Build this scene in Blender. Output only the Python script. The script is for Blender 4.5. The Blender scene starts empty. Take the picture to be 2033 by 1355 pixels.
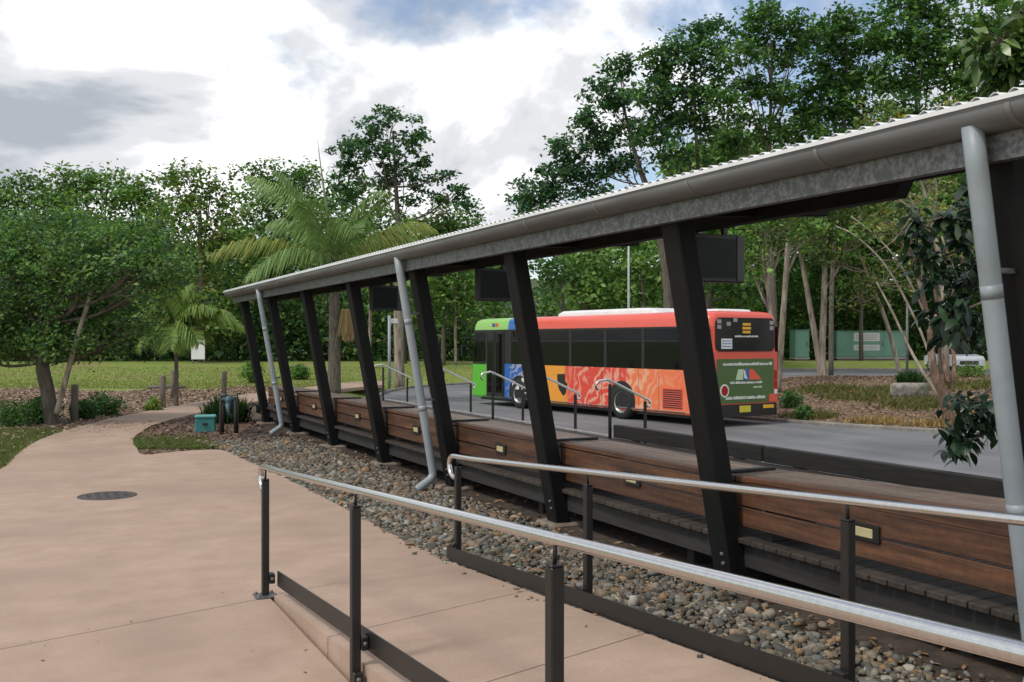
import bpy, bmesh, math, random
import numpy as np
from mathutils import Vector, Matrix

# ------------------------------------------------------------------ camera, sky, sun, exposure
SC = bpy.context.scene
COL = SC.collection
F_PX, CX, CY, EYE = 1976.0, 1016.5, 677.5, 1.80
YAW = math.radians(25.9)
FW = np.array([math.sin(YAW), math.cos(YAW)])
RT = np.array([math.cos(YAW), -math.sin(YAW)])
cam_data = bpy.data.cameras.new('camera')
cam = bpy.data.objects.new('camera', cam_data)
COL.objects.link(cam)
cam.location = (0, 0, EYE)
cam.rotation_euler = (math.radians(90), 0, -YAW)
cam_data.sensor_width = 36.0
cam_data.lens = 36.0 * F_PX / 2033.0
cam_data.clip_start = 0.05
cam_data.clip_end = 3000
SC.camera = cam

SUN_EL, SUN_AZ = 52.0, -100.0      # azimuth measured from +Y towards +X
world = bpy.data.worlds.new('World')
SC.world = world
world.use_nodes = True
wn, wl = world.node_tree.nodes, world.node_tree.links
wn.clear()
w_out = wn.new('ShaderNodeOutputWorld')
w_sky = wn.new('ShaderNodeTexSky')
w_sky.sky_type = 'NISHITA'
w_sky.sun_disc = False
w_sky.sun_elevation = math.radians(SUN_EL)
w_sky.sun_rotation = math.radians(SUN_AZ)
w_sky.dust_density = 1.0
w_bg = wn.new('ShaderNodeBackground'); w_bg.inputs[1].default_value = 0.125
wl.new(w_sky.outputs[0], w_bg.inputs[0])
w_tc = wn.new('ShaderNodeTexCoord')
w_sep = wn.new('ShaderNodeSeparateXYZ'); wl.new(w_tc.outputs['Generated'], w_sep.inputs[0])
w_add = wn.new('ShaderNodeMath'); w_add.operation = 'MAXIMUM'; w_add.inputs[1].default_value = 0.0
wl.new(w_sep.outputs[2], w_add.inputs[0])
w_add2 = wn.new('ShaderNodeMath'); w_add2.operation = 'ADD'; w_add2.inputs[1].default_value = 0.62
wl.new(w_add.outputs[0], w_add2.inputs[0])
w_div = wn.new('ShaderNodeVectorMath'); w_div.operation = 'DIVIDE'
w_cmb = wn.new('ShaderNodeCombineXYZ')
for i in range(3):
    wl.new(w_add2.outputs[0], w_cmb.inputs[i])
wl.new(w_tc.outputs['Generated'], w_div.inputs[0]); wl.new(w_cmb.outputs[0], w_div.inputs[1])
def w_noise(scale, detail, rough, off, dist=0.0):
    mp = wn.new('ShaderNodeMapping'); mp.inputs['Location'].default_value = off
    wl.new(w_div.outputs[0], mp.inputs[0])
    n = wn.new('ShaderNodeTexNoise'); n.inputs['Scale'].default_value = scale
    n.inputs['Detail'].default_value = detail; n.inputs['Roughness'].default_value = rough
    n.inputs['Distortion'].default_value = dist
    wl.new(mp.outputs[0], n.inputs['Vector'])
    return n
def w_ramp(src, stops):
    r = wn.new('ShaderNodeValToRGB'); e = r.color_ramp.elements
    e[0].position, e[0].color = stops[0]
    e[1].position, e[1].color = stops[1]
    for p, c in stops[2:]:
        k = e.new(p); k.color = c
    r.color_ramp.interpolation = 'EASE'
    wl.new(src, r.inputs[0])
    return r
n_mask = w_noise(2.6, 7.0, 0.55, (3.1, 0.4, 0.0), 0.25)
n_gray = w_noise(3.3, 8.0, 0.56, (7.55, 2.05, 0.0), 0.3)
r_mask = w_ramp(n_mask.outputs[0], [(0.38, (.1, .1, .1, 1)), (0.51, (1, 1, 1, 1))])
r_gray = w_ramp(n_gray.outputs[0], [(0.37, (0.33, 0.365, 0.41, 1)), (0.57, (1.0, 1.0, 1.0, 1)), (0.47, (0.58, 0.59, 0.615, 1))])
w_bgc = wn.new('ShaderNodeBackground'); w_bgc.inputs[1].default_value = 1.08
wl.new(r_gray.outputs[0], w_bgc.inputs[0])
w_mix = wn.new('ShaderNodeMixShader')
wl.new(r_mask.outputs[0], w_mix.inputs[0]); wl.new(w_bg.outputs[0], w_mix.inputs[1]); wl.new(w_bgc.outputs[0], w_mix.inputs[2])
wl.new(w_mix.outputs[0], w_out.inputs[0])

sun_data = bpy.data.lights.new('sun', 'SUN')
sun_data.energy = 1.5
sun_data.angle = math.radians(11)
sun_data.color = (1.0, 0.95, 0.87)
sun = bpy.data.objects.new('sun', sun_data)
COL.objects.link(sun)
_el, _az = math.radians(SUN_EL), math.radians(SUN_AZ)
_d = Vector((math.sin(_az) * math.cos(_el), math.cos(_az) * math.cos(_el), math.sin(_el)))
sun.rotation_euler = _d.to_track_quat('Z', 'Y').to_euler()
sun.location = (-20, -10, 40)

SC.view_settings.view_transform = 'Standard'
SC.view_settings.look = 'None'
SC.view_settings.exposure = 0.36
SC.view_settings.gamma = 1.0
SC.render.engine = 'CYCLES'
SC.cycles.use_denoising = True
SC.cycles.max_bounces = 5
SC.cycles.diffuse_bounces = 2
SC.cycles.glossy_bounces = 2
SC.cycles.transmission_bounces = 4
SC.cycles.transparent_max_bounces = 8
SC.cycles.sample_clamp_indirect = 6

# ------------------------------------------------------------------ helpers
rng = np.random.default_rng(11)
random.seed(5)

def on_plane(px, py, z=0.0):
    """point of the place seen at this photo position and lying at height z"""
    Z = F_PX * (EYE - z) / (py - CY)
    x = (px - CX) / F_PX * Z
    w = RT * x + FW * Z
    return (float(w[0]), float(w[1]), z)

def at_depth(px, py, Z):
    x = (px - CX) / F_PX * Z
    w = RT * x + FW * Z
    return (float(w[0]), float(w[1]), EYE - (py - CY) / F_PX * Z)

def sstep(a, b, v):
    t = np.clip((v - a) / (b - a), 0, 1)
    return t * t * (3 - 2 * t)

def cbox_data(sx, sy, sz, c):
    """chamfered box, centred"""
    h = (sx / 2, sy / 2, sz / 2)
    c = min(c, h[0] * .9, h[1] * .9, h[2] * .9)
    V, idx = [], {}
    for sgx in (-1, 1):
        for sgy in (-1, 1):
            for sgz in (-1, 1):
                s = (sgx, sgy, sgz)
                for a in range(3):
                    p = [s[k] * (h[k] - (0 if k == a else c)) for k in range(3)]
                    idx[(s, a)] = len(V); V.append(tuple(p))
    Fc = []
    for a in range(3):
        b, d = (a + 1) % 3, (a + 2) % 3
        for sg in (-1, 1):
            q = []
            for (u, v) in ((-1, -1), (1, -1), (1, 1), (-1, 1)):
                s = [0, 0, 0]; s[a] = sg; s[b] = u; s[d] = v
                q.append(idx[(tuple(s), a)])
            Fc.append(q if sg > 0 else q[::-1])
    for a in range(3):
        b, d = (a + 1) % 3, (a + 2) % 3
        for u in (-1, 1):
            for v in (-1, 1):
                s0 = [0, 0, 0]; s1 = [0, 0, 0]
                s0[a], s0[b], s0[d] = -1, u, v
                s1[a], s1[b], s1[d] = 1, u, v
                s0, s1 = tuple(s0), tuple(s1)
                q = [idx[(s0, b)], idx[(s1, b)], idx[(s1, d)], idx[(s0, d)]]
                Fc.append(q if u * v < 0 else q[::-1])
    for sgx in (-1, 1):
        for sgy in (-1, 1):
            for sgz in (-1, 1):
                s = (sgx, sgy, sgz)
                q = [idx[(s, 0)], idx[(s, 1)], idx[(s, 2)]]
                Fc.append(q if sgx * sgy * sgz > 0 else q[::-1])
    return V, Fc

class MB:
    def __init__(self):
        self.v, self.f, self.sm = [], [], []
    def add(self, V, Fc, smooth=False, M=None):
        o = len(self.v)
        if M is not None:
            V = [tuple(M @ Vector(p)) for p in V]
        self.v.extend([tuple(p) for p in V])
        for q in Fc:
            self.f.append([i + o for i in q]); self.sm.append(smooth)
        return self
    def box(self, c, s, ch=0.0, M=None):
        if ch > 0:
            V, Fc = cbox_data(s[0], s[1], s[2], ch)
        else:
            hx, hy, hz = s[0] / 2, s[1] / 2, s[2] / 2
            V = [(-hx, -hy, -hz), (hx, -hy, -hz), (hx, hy, -hz), (-hx, hy, -hz), (-hx, -hy, hz), (hx, -hy, hz), (hx, hy, hz), (-hx, hy, hz)]
            Fc = [(3, 2, 1, 0), (4, 5, 6, 7), (0, 1, 5, 4), (1, 2, 6, 5), (2, 3, 7, 6), (3, 0, 4, 7)]
        T = Matrix.Translation(Vector(c))
        if M is not None:
            T = T @ M
        return self.add(V, Fc, False, T)
    def b2(self, x0, x1, y0, y1, z0, z1, ch=0.0):
        return self.box(((x0 + x1) / 2, (y0 + y1) / 2, (z0 + z1) / 2), (x1 - x0, y1 - y0, z1 - z0), ch)
    def tube(self, pts, rad, n=10, cap=True, smooth=True):
        pts = [Vector(p) for p in pts]
        if not hasattr(rad, '__len__'):
            rad = [rad] * len(pts)
        V, Fc = [], []
        prev = None
        for i, p in enumerate(pts):
            t = (pts[min(i + 1, len(pts) - 1)] - pts[max(i - 1, 0)])
            t = t.normalized() if t.length > 1e-9 else Vector((0, 0, 1))
            if prev is None:
                a = Vector((0, 0, 1)) if abs(t.z) < .9 else Vector((1, 0, 0))
                u = t.cross(a).normalized()
            else:
                u = (prev - t * prev.dot(t))
                u = u.normalized() if u.length > 1e-6 else t.orthogonal().normalized()
            prev = u
            w = t.cross(u)
            for k in range(n):
                a = 2 * math.pi * k / n
                V.append(tuple(p + (u * math.cos(a) + w * math.sin(a)) * rad[i]))
        for i in range(len(pts) - 1):
            for k in range(n):
                k2 = (k + 1) % n
                Fc.append((i * n + k, i * n + k2, (i + 1) * n + k2, (i + 1) * n + k))
        self.add(V, Fc, smooth)
        if cap:
            o = len(self.v) - len(V)
            self.f.append([o + k for k in range(n)][::-1]); self.sm.append(False)
            e = o + (len(pts) - 1) * n
            self.f.append([e + k for k in range(n)]); self.sm.append(False)
        return self
    def prism(self, poly, z0, z1, M=None):
        """poly in xy, extruded along z; z0/z1 may be functions of (x, y)"""
        n = len(poly)
        f0 = z0 if callable(z0) else (lambda x, y: z0)
        f1 = z1 if callable(z1) else (lambda x, y: z1)
        V = [(x, y, f0(x, y)) for x, y in poly] + [(x, y, f1(x, y)) for x, y in poly]
        Fc = [list(range(n))[::-1], list(range(n, 2 * n))]
        for i in range(n):
            j = (i + 1) % n
            Fc.append((i, j, n + j, n + i))
        return self.add(V, Fc, False, M)
    def lathe(self, prof, n=24, M=None, smooth=True):
        V, Fc = [], []
        for r, z in prof:
            for k in range(n):
                a = 2 * math.pi * k / n
                V.append((r * math.cos(a), r * math.sin(a), z))
        for i in range(len(prof) - 1):
            for k in range(n):
                k2 = (k + 1) % n
                Fc.append((i * n + k, i * n + k2, (i + 1) * n + k2, (i + 1) * n + k))
        return self.add(V, Fc, smooth, M)
    def mesh(self, name, mat=None):
        me = bpy.data.meshes.new(name)
        me.from_pydata(self.v, [], self.f)
        me.polygons.foreach_set('use_smooth', self.sm)
        if mat:
            me.materials.append(mat)
        me.update()
        return me
    def build(self, name, mat, parent=None, loc=None, rot=None):
        return put(name, self.mesh(name, mat), parent, loc, rot)

def put(name, me, parent=None, loc=None, rot=None):
    o = bpy.data.objects.new(name, me)
    COL.objects.link(o)
    if parent is not None:
        o.parent = parent
    if loc is not None:
        o.location = loc
    if rot is not None:
        o.rotation_euler = rot
    return o

def tag(o, label, cat, group=None):
    o['label'] = label; o['category'] = cat
    if group:
        o['group'] = group
    return o

def thing(name, label, cat, loc=(0, 0, 0), rz=0.0, group=None):
    o = bpy.data.objects.new(name, None)
    COL.objects.link(o)
    o.empty_display_size = .2
    o.location = loc; o.rotation_euler = (0, 0, rz)
    return tag(o, label, cat, group)

def kind(o, k):
    o['kind'] = k
    return o

def np_mesh(name, V, quads, mat, tint=None, smooth=False):
    me = bpy.data.meshes.new(name)
    V = np.asarray(V, dtype=np.float32); quads = np.asarray(quads, dtype=np.int32)
    k = quads.shape[1]
    me.vertices.add(len(V)); me.vertices.foreach_set('co', V.ravel())
    me.loops.add(quads.size); me.loops.foreach_set('vertex_index', quads.ravel())
    me.polygons.add(len(quads))
    me.polygons.foreach_set('loop_start', np.arange(0, quads.size, k, dtype=np.int32))
    me.polygons.foreach_set('loop_total', np.full(len(quads), k, dtype=np.int32))
    if smooth:
        me.polygons.foreach_set('use_smooth', np.ones(len(quads), dtype=bool))
    if tint is not None:
        at = me.attributes.new('tint', 'FLOAT_COLOR', 'POINT')
        at.data.foreach_set('color', np.asarray(tint, dtype=np.float32).ravel())
    me.materials.append(mat)
    me.update(calc_edges=True)
    me.validate()
    return me

# ------------------------------------------------------------------ materials
def new_mat(name):
    m = bpy.data.materials.new(name)
    m.use_nodes = True
    nt = m.node_tree
    b = nt.nodes['Principled BSDF']
    return m, nt, b

def pm(name, c1, c2=None, scale=4.0, rough=.7, bump=0.0, bscale=None, stretch=(1, 1, 1), metal=0.0, detail=6.0,
       lo=.35, hi=.65, rand=0.0, spec=None, c3=None, s3=1.0, lo3=.5, hi3=.7, bdist=.02, rvar=0.0):
    m, nt, b = new_mat(name)
    N, L = nt.nodes, nt.links
    b.inputs['Roughness'].default_value = rough
    b.inputs['Metallic'].default_value = metal
    if spec is not None:
        b.inputs['Specular IOR Level'].default_value = spec
    tc = N.new('ShaderNodeTexCoord')
    mp = N.new('ShaderNodeMapping'); mp.inputs['Scale'].default_value = stretch
    L.new(tc.outputs['Object'], mp.inputs[0])
    oi = N.new('ShaderNodeObjectInfo')
    if rand:
        ad = N.new('ShaderNodeVectorMath'); ad.operation = 'ADD'
        mu = N.new('ShaderNodeMath'); mu.operation = 'MULTIPLY'; mu.inputs[1].default_value = 37.0
        L.new(oi.outputs['Random'], mu.inputs[0]); L.new(mp.outputs[0], ad.inputs[0]); L.new(mu.outputs[0], ad.inputs[1])
        vec = ad.outputs[0]
    else:
        vec = mp.outputs[0]
    c2 = c2 or c1
    nz = N.new('ShaderNodeTexNoise'); nz.inputs['Scale'].default_value = scale; nz.inputs['Detail'].default_value = detail
    nz.inputs['Roughness'].default_value = .62
    L.new(vec, nz.inputs['Vector'])
    rp = N.new('ShaderNodeValToRGB'); e = rp.color_ramp.elements
    e[0].position, e[0].color = lo, (*c1, 1)
    e[1].position, e[1].color = hi, (*c2, 1)
    L.new(nz.outputs[0], rp.inputs[0])
    out = rp.outputs[0]
    if c3 is not None:
        n3 = N.new('ShaderNodeTexNoise'); n3.inputs['Scale'].default_value = s3; n3.inputs['Detail'].default_value = 5
        L.new(vec, n3.inputs['Vector'])
        r3 = N.new('ShaderNodeMapRange'); r3.inputs[1].default_value = lo3; r3.inputs[2].default_value = hi3
        L.new(n3.outputs[0], r3.inputs[0])
        mx = N.new('ShaderNodeMix'); mx.data_type = 'RGBA'
        L.new(r3.outputs[0], mx.inputs['Factor']); L.new(out, mx.inputs['A']); mx.inputs['B'].default_value = (*c3, 1)
        out = mx.outputs['Result']
    if rand:
        mr = N.new('ShaderNodeMapRange'); mr.inputs[3].default_value = 1 - rand; mr.inputs[4].default_value = 1 + rand
        L.new(oi.outputs['Random'], mr.inputs[0])
        hs = N.new('ShaderNodeHueSaturation'); L.new(mr.outputs[0], hs.inputs['Value']); L.new(out, hs.inputs['Color'])
        out = hs.outputs[0]
    L.new(out, b.inputs['Base Color'])
    if rvar:
        rr = N.new('ShaderNodeMapRange'); rr.inputs[3].default_value = rough - rvar; rr.inputs[4].default_value = rough + rvar
        L.new(nz.outputs[0], rr.inputs[0]); L.new(rr.outputs[0], b.inputs['Roughness'])
    if bump:
        nb = N.new('ShaderNodeTexNoise'); nb.inputs['Scale'].default_value = bscale or scale * 4; nb.inputs['Detail'].default_value = 5
        L.new(vec, nb.inputs['Vector'])
        bp = N.new('ShaderNodeBump'); bp.inputs['Strength'].default_value = bump; bp.inputs['Distance'].default_value = bdist
        L.new(nb.outputs[0], bp.inputs['Height']); L.new(bp.outputs[0], b.inputs['Normal'])
    return m

def leaf_mat(name, trans=.32, rough=.55, spec=.3):
    m, nt, b = new_mat(name)
    N, L = nt.nodes, nt.links
    at = N.new('ShaderNodeAttribute'); at.attribute_name = 'tint'
    L.new(at.outputs['Color'], b.inputs['Base Color'])
    b.inputs['Roughness'].default_value = rough
    b.inputs['Specular IOR Level'].default_value = spec
    tr = N.new('ShaderNodeBsdfTranslucent')
    hs = N.new('ShaderNodeHueSaturation'); hs.inputs['Value'].default_value = 1.25; hs.inputs['Saturation'].default_value = 1.1
    L.new(at.outputs['Color'], hs.inputs['Color']); L.new(hs.outputs[0], tr.inputs['Color'])
    mx = N.new('ShaderNodeMixShader'); mx.inputs[0].default_value = trans
    L.new(b.outputs[0], mx.inputs[1]); L.new(tr.outputs[0], mx.inputs[2])
    L.new(mx.outputs[0], N['Material Output'].inputs[0])
    return m

def tint_mat(name, rough=.8, spec=.3, bump=0):
    m, nt, b = new_mat(name)
    N, L = nt.nodes, nt.links
    at = N.new('ShaderNodeAttribute'); at.attribute_name = 'tint'
    tc = N.new('ShaderNodeTexCoord')
    nz = N.new('ShaderNodeTexNoise'); nz.inputs['Scale'].default_value = 60; nz.inputs['Detail'].default_value = 4
    L.new(tc.outputs['Object'], nz.inputs['Vector'])
    mr = N.new('ShaderNodeMapRange'); mr.inputs[3].default_value = .6; mr.inputs[4].default_value = 1.4
    L.new(nz.outputs[0], mr.inputs[0])
    hs = N.new('ShaderNodeHueSaturation'); L.new(at.outputs['Color'], hs.inputs['Color']); L.new(mr.outputs[0], hs.inputs['Value'])
    L.new(hs.outputs[0], b.inputs['Base Color'])
    b.inputs['Roughness'].default_value = rough
    b.inputs['Specular IOR Level'].default_value = spec
    return m

def glass_mat(name, tint, opacity, rough=.03):
    m, nt, b = new_mat(name)
    N, L = nt.nodes, nt.links
    b.inputs['Base Color'].default_value = (.012, .014, .015, 1)
    b.inputs['Roughness'].default_value = rough
    b.inputs['Specular IOR Level'].default_value = .6
    tr = N.new('ShaderNodeBsdfTransparent'); tr.inputs[0].default_value = (*tint, 1)
    mx = N.new('ShaderNodeMixShader'); mx.inputs[0].default_value = opacity
    L.new(tr.outputs[0], mx.inputs[1]); L.new(b.outputs[0], mx.inputs[2])
    L.new(mx.outputs[0], N['Material Output'].inputs[0])
    return m

M = {}
M['concrete'] = pm('path_concrete', (.335, .234, .172), (.44, .317, .238), 2.3, .82, .25, 70, lo=.28, hi=.72, c3=(.31, .218, .162), s3=.45, lo3=.47, hi3=.72, bdist=.006, detail=9)
M['concrete_edge'] = pm('kerb_concrete', (.36, .34, .31), (.46, .44, .41), 3, .85, .2, 60, bdist=.006)
M['footing'] = pm('footing_concrete', (.17, .135, .105), (.27, .22, .175), 6, .9, .3, 40, bdist=.01)
M['kerb_dirty'] = pm('dirty_kerb', (.15, .135, .115), (.27, .25, .225), 4, .9, .2, 60, bdist=.006)
M['asphalt'] = pm('asphalt', (.135, .138, .143), (.185, .188, .193), .7, .82, .25, 160, lo=.3, hi=.7, c3=(.11, .112, .117), s3=.22, lo3=.5, hi3=.68, bdist=.004)
M['grass'] = pm('lawn', (.155, .215, .032), (.205, .265, .048), .9, .9, .5, 22, c3=(.22, .19, .07), s3=.22, lo3=.50, hi3=.66, bdist=.05)
M['mulch'] = pm('mulch', (.07, .045, .03), (.20, .13, .085), 26, .95, .3, 45, lo=.32, hi=.68, c3=(.23, .16, .10), s3=9, lo3=.58, hi3=.7, bdist=.008)
M['litter'] = pm('leaf_litter', (.07, .042, .026), (.21, .14, .085), 13, .95, .35, 40, lo=.3, hi=.68, c3=(.33, .255, .17), s3=7, lo3=.56, hi3=.68, bdist=.01)
M['soil'] = pm('soil', (.035, .026, .019), (.085, .06, .043), 7, .95, .6, 40, bdist=.02)
M['wood_dark'] = pm('dark_stained_timber', (.0025, .0025, .0026), (.006, .0058, .0057), 5, .7, .15, 40, stretch=(4, 4, .5), rand=.12, bdist=.004, spec=.3)
M['wood_red'] = pm('oiled_hardwood', (.048, .021, .011), (.115, .051, .025), 4.0, .55, .25, 18, stretch=(6, .45, 6), rand=.28, c3=(.040, .021, .013), s3=1.6, lo3=.52, hi3=.75, bdist=.004)
M['wood_seat'] = pm('weathered_hardwood', (.105, .072, .052), (.20, .145, .11), 4.0, .55, .25, 18, stretch=(6, .45, 6), rand=.22, bdist=.004)
M['wood_deck'] = pm('deck_hardwood', (.026, .019, .014), (.058, .043, .033), 5.0, .7, .25, 22, stretch=(.6, 6, 6), rand=.25, bdist=.004)
M['wood_bearer'] = pm('bearer_timber', (.016, .015, .0135), (.032, .029, .026), 5.0, .75, .25, 22, stretch=(6, .5, 6), rand=.2, bdist=.004)
M['wood_grey'] = pm('weathered_grey_timber', (.10, .085, .07), (.20, .17, .145), 6, .9, .5, 25, stretch=(5, 5, .6), rand=.2, bdist=.01)
M['black_steel'] = pm('black_powdercoat', (.010, .010, .0095), (.014, .0135, .0125), 30, .42, 0, rand=.05)
M['stainless'] = pm('brushed_stainless', (.62, .61, .59), (.70, .69, .67), 60, .24, 0, metal=1.0, rvar=.03)
M['galv'] = pm('galvanised_steel', (.10, .105, .105), (.21, .215, .21), 38, .55, .05, 60, metal=.35, lo=.4, hi=.6, c3=(.10, .105, .10), s3=14, lo3=.5, hi3=.62)
M['gutter'] = pm('gutter_paint', (.135, .14, .142), (.205, .212, .214), 2.2, .45, 0, stretch=(3, .4, 3), c3=(.10, .102, .102), s3=1.6, lo3=.5, hi3=.72)
M['pipe'] = pm('downpipe_paint', (.25, .285, .305), (.31, .345, .365), 2.0, .45, 0, c3=(.20, .225, .235), s3=3, lo3=.55, hi3=.8)
M['roof'] = pm('roof_sheet', (.66, .67, .67), (.76, .77, .77), 3, .4, 0)
M['bracket'] = pm('bracket_steel', (.10, .10, .10), (.16, .16, .155), 20, .5, 0, metal=.5)
M['lens'] = pm('lamp_lens', (.42, .36, .19), (.52, .45, .25), 8, .4)
M['rubber'] = pm('rubber', (.012, .012, .012), (.022, .022, .021), 20, .8)
M['rim'] = pm('wheel_rim', (.34, .34, .34), (.46, .46, .45), 12, .4, metal=.6)
M['iron'] = pm('cast_iron', (.05, .042, .038), (.085, .072, .064), 30, .7, .4, 60, bdist=.004)
M['leaf'] = leaf_mat('foliage')
M['leaf_gloss'] = leaf_mat('glossy_foliage', .25, .32, .5)
M['chip'] = tint_mat('loose_chips', .9)
M['stone'] = tint_mat('pebble', .75)
M['bark'] = pm('grey_bark', (.075, .062, .048), (.17, .145, .115), 5, .95, .8, 14, stretch=(3, 3, .6), bdist=.03, rand=.12)
M['bark_pale'] = pm('pale_bark', (.20, .165, .125), (.38, .33, .265), 3, .9, .6, 12, stretch=(3, 3, .6), c3=(.13, .10, .075), s3=2.2, lo3=.5, hi3=.68, bdist=.02, rand=.1)
M['bark_red'] = pm('peeling_bark', (.10, .06, .04), (.24, .15, .10), 4, .95, .9, 12, stretch=(2.5, 2.5, .5), c3=(.36, .30, .24), s3=3, lo3=.55, hi3=.68, bdist=.04)
M['rock'] = pm('rock', (.16, .145, .125), (.36, .33, .29), 3, .9, .9, 8, c3=(.075, .09, .045), s3=2, lo3=.5, hi3=.65, bdist=.06)

def speckle(mat, scale, amt, scale2=None, amt2=0.0, stretch2=(1, 1, 1)):
    """fine grain, and optionally broad streaks, over the base colour"""
    nt = mat.node_tree; N, L = nt.nodes, nt.links; b = N['Principled BSDF']
    src = b.inputs['Base Color'].links[0].from_socket
    tc = N.new('ShaderNodeTexCoord')
    for sc, am, st in ((scale, amt, (1, 1, 1)), (scale2, amt2, stretch2)):
        if not sc:
            continue
        mp = N.new('ShaderNodeMapping'); mp.inputs['Scale'].default_value = st; mp.inputs['Rotation'].default_value = (0, 0, .5)
        L.new(tc.outputs['Object'], mp.inputs[0])
        n = N.new('ShaderNodeTexNoise'); n.inputs['Scale'].default_value = sc; n.inputs['Detail'].default_value = 3
        L.new(mp.outputs[0], n.inputs['Vector'])
        mr = N.new('ShaderNodeMapRange'); mr.inputs[1].default_value = .3; mr.inputs[2].default_value = .7; mr.inputs[3].default_value = 1 - am; mr.inputs[4].default_value = 1 + am
        L.new(n.outputs[0], mr.inputs[0])
        hs = N.new('ShaderNodeHueSaturation'); L.new(mr.outputs[0], hs.inputs['Value']); L.new(src, hs.inputs['Color']); src = hs.outputs[0]
    L.new(src, b.inputs['Base Color'])
speckle(M['concrete'], 75, .08, 2.6, .045, (.5, 1.6, 1))
speckle(M['asphalt'], 90, .22, .5, .13, (3.2, .35, 1))
speckle(M['wood_red'], 22, .14, 3.0, .28, (3, .25, 3))
speckle(M['wood_seat'], 22, .14, 3.0, .25, (3, .25, 3))
speckle(M['concrete_edge'], 30, .2)

# ------------------------------------------------------------------ terrain
def catmull(pts, per=6, closed=False):
    P = [np.array(p, float) for p in pts]
    n = len(P); out = []
    rg = range(n) if closed else range(n - 1)
    for i in rg:
        if closed:
            a, b, c, d = P[(i - 1) % n], P[i], P[(i + 1) % n], P[(i + 2) % n]
        else:
            a, b, c, d = P[max(i - 1, 0)], P[i], P[i + 1], P[min(i + 2, n - 1)]
        for k in range(per):
            t = k / per
            out.append(.5 * ((2 * b) + (-a + c) * t + (2 * a - 5 * b + 4 * c - d) * t * t + (-a + 3 * b - 3 * c + d) * t ** 3))
    if not closed:
        out.append(P[-1])
    return [tuple(map(float, p)) for p in out]

ROAD_OUT = [(9.3, -20)] + catmull([(9.3, 10), (9.3, 23), (10.0, 29), (11.3, 34.5), (14, 41), (18, 45.5), (24, 47.6), (32, 47.2), (39.7, 45.2), (46, 42.5), (60, 36), (90, 20)], 5)
LOW = ROAD_OUT + [(150, 0), (150, -20)]
ISLE = catmull([(19.8, 16.6), (18.45, 20.5), (17.6, 27), (17.4, 31), (18.2, 34.3), (20.5, 35.9), (24, 35.2), (28.8, 32.7), (33.3, 30.3), (40, 26), (50, 18), (58, 6), (52, -2), (40, -2), (31, 5), (25, 9.2), (21.7, 13)], 5, True)

def poly_sd(poly, X, Y):
    """signed distance, negative inside"""
    P = np.array(poly)[:, :2]; Q = np.roll(P, -1, axis=0)
    d2 = np.full(X.shape, 1e18); ins = np.zeros(X.shape, bool)
    for (ax, ay), (bx, by) in zip(P, Q):
        ex, ey = bx - ax, by - ay
        L2 = ex * ex + ey * ey + 1e-12
        t = np.clip(((X - ax) * ex + (Y - ay) * ey) / L2, 0, 1)
        d2 = np.minimum(d2, (X - ax - t * ex) ** 2 + (Y - ay - t * ey) ** 2)
        c = ((ay > Y) != (by > Y))
        with np.errstate(divide='ignore', invalid='ignore'):
            xi = ax + (Y - ay) / (by - ay if by != ay else 1e-12) * ex
        ins ^= (c & (X < xi))
    d = np.sqrt(d2)
    return np.where(ins, -d, d)

def road_z(X):
    return -.40 + .50 * sstep(22, 28, X)

def ground_z(X, Y):
    Zc = FW[0] * X + FW[1] * Y
    lawn = -.06 + .56 * sstep(44, 64, Zc)
    d = poly_sd(LOW, X, Y)
    w = 1 - sstep(0.05, 1.6, d)
    return lawn * (1 - w) + (road_z(X) - .08) * w

def isle_z(X, Y):
    d = -poly_sd(ISLE, X, Y)
    z = road_z(X) + .10 + .32 * sstep(.2, 5, d) + .05 * np.sin(X * .9 + 1) * np.cos(Y * .8) * sstep(.5, 2, d)
    return np.where(d > 0, z, road_z(X) + .10 + d * 1.6)

def gz(x, y):
    X, Y = np.array([x]), np.array([y])
    if poly_sd(ISLE, X, Y)[0] < 0:
        return float(isle_z(X, Y)[0])
    if poly_sd(LOW, X, Y)[0] < 0:
        return float(road_z(X)[0])
    return float(ground_z(X, Y)[0])

def grid_mesh(name, xs, ys, zf, mat, keep=None):
    X, Y = np.meshgrid(xs, ys)
    Zv = zf(X.ravel(), Y.ravel())
    V = np.stack([X.ravel(), Y.ravel(), Zv], 1)
    nx, ny = len(xs), len(ys)
    i, j = np.meshgrid(np.arange(nx - 1), np.arange(ny - 1))
    a = (j * nx + i).ravel()
    Q = np.stack([a, a + 1, a + nx + 1, a + nx], 1)
    if keep is not None:
        cx = (V[Q][:, :, 0]).mean(1); cy = (V[Q][:, :, 1]).mean(1)
        Q = Q[keep(cx, cy)]
        used = np.unique(Q); remap = -np.ones(len(V), int); remap[used] = np.arange(len(used))
        V, Q = V[used], remap[Q]
    return np_mesh(name, V, Q, mat, smooth=True)

xs = np.concatenate([np.linspace(-900, -45, 9), np.arange(-44, 64, .9), np.linspace(65, 900, 10)])
ys = np.concatenate([np.linspace(-300, -12, 6), np.arange(-11, 84, .9), np.linspace(86, 1200, 10)])
kind(put('ground', grid_mesh('ground', xs, ys, ground_z, M['grass'])), 'structure')
xs = np.concatenate([np.arange(8.0, 62, .9), np.linspace(63, 140, 12)]); ys = np.arange(-19.5, 52, .9)
kind(put('road', grid_mesh('road', xs, ys, lambda X, Y: road_z(X), M['asphalt'], lambda x, y: poly_sd(LOW, x, y) < .7)), 'structure')
bed = kind(put('garden_bed', grid_mesh('garden_bed', np.arange(16.6, 60, .42), np.arange(-3, 37, .42), isle_z, M['litter'], lambda x, y: poly_sd(ISLE, x, y) < .45)), 'structure')

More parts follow.
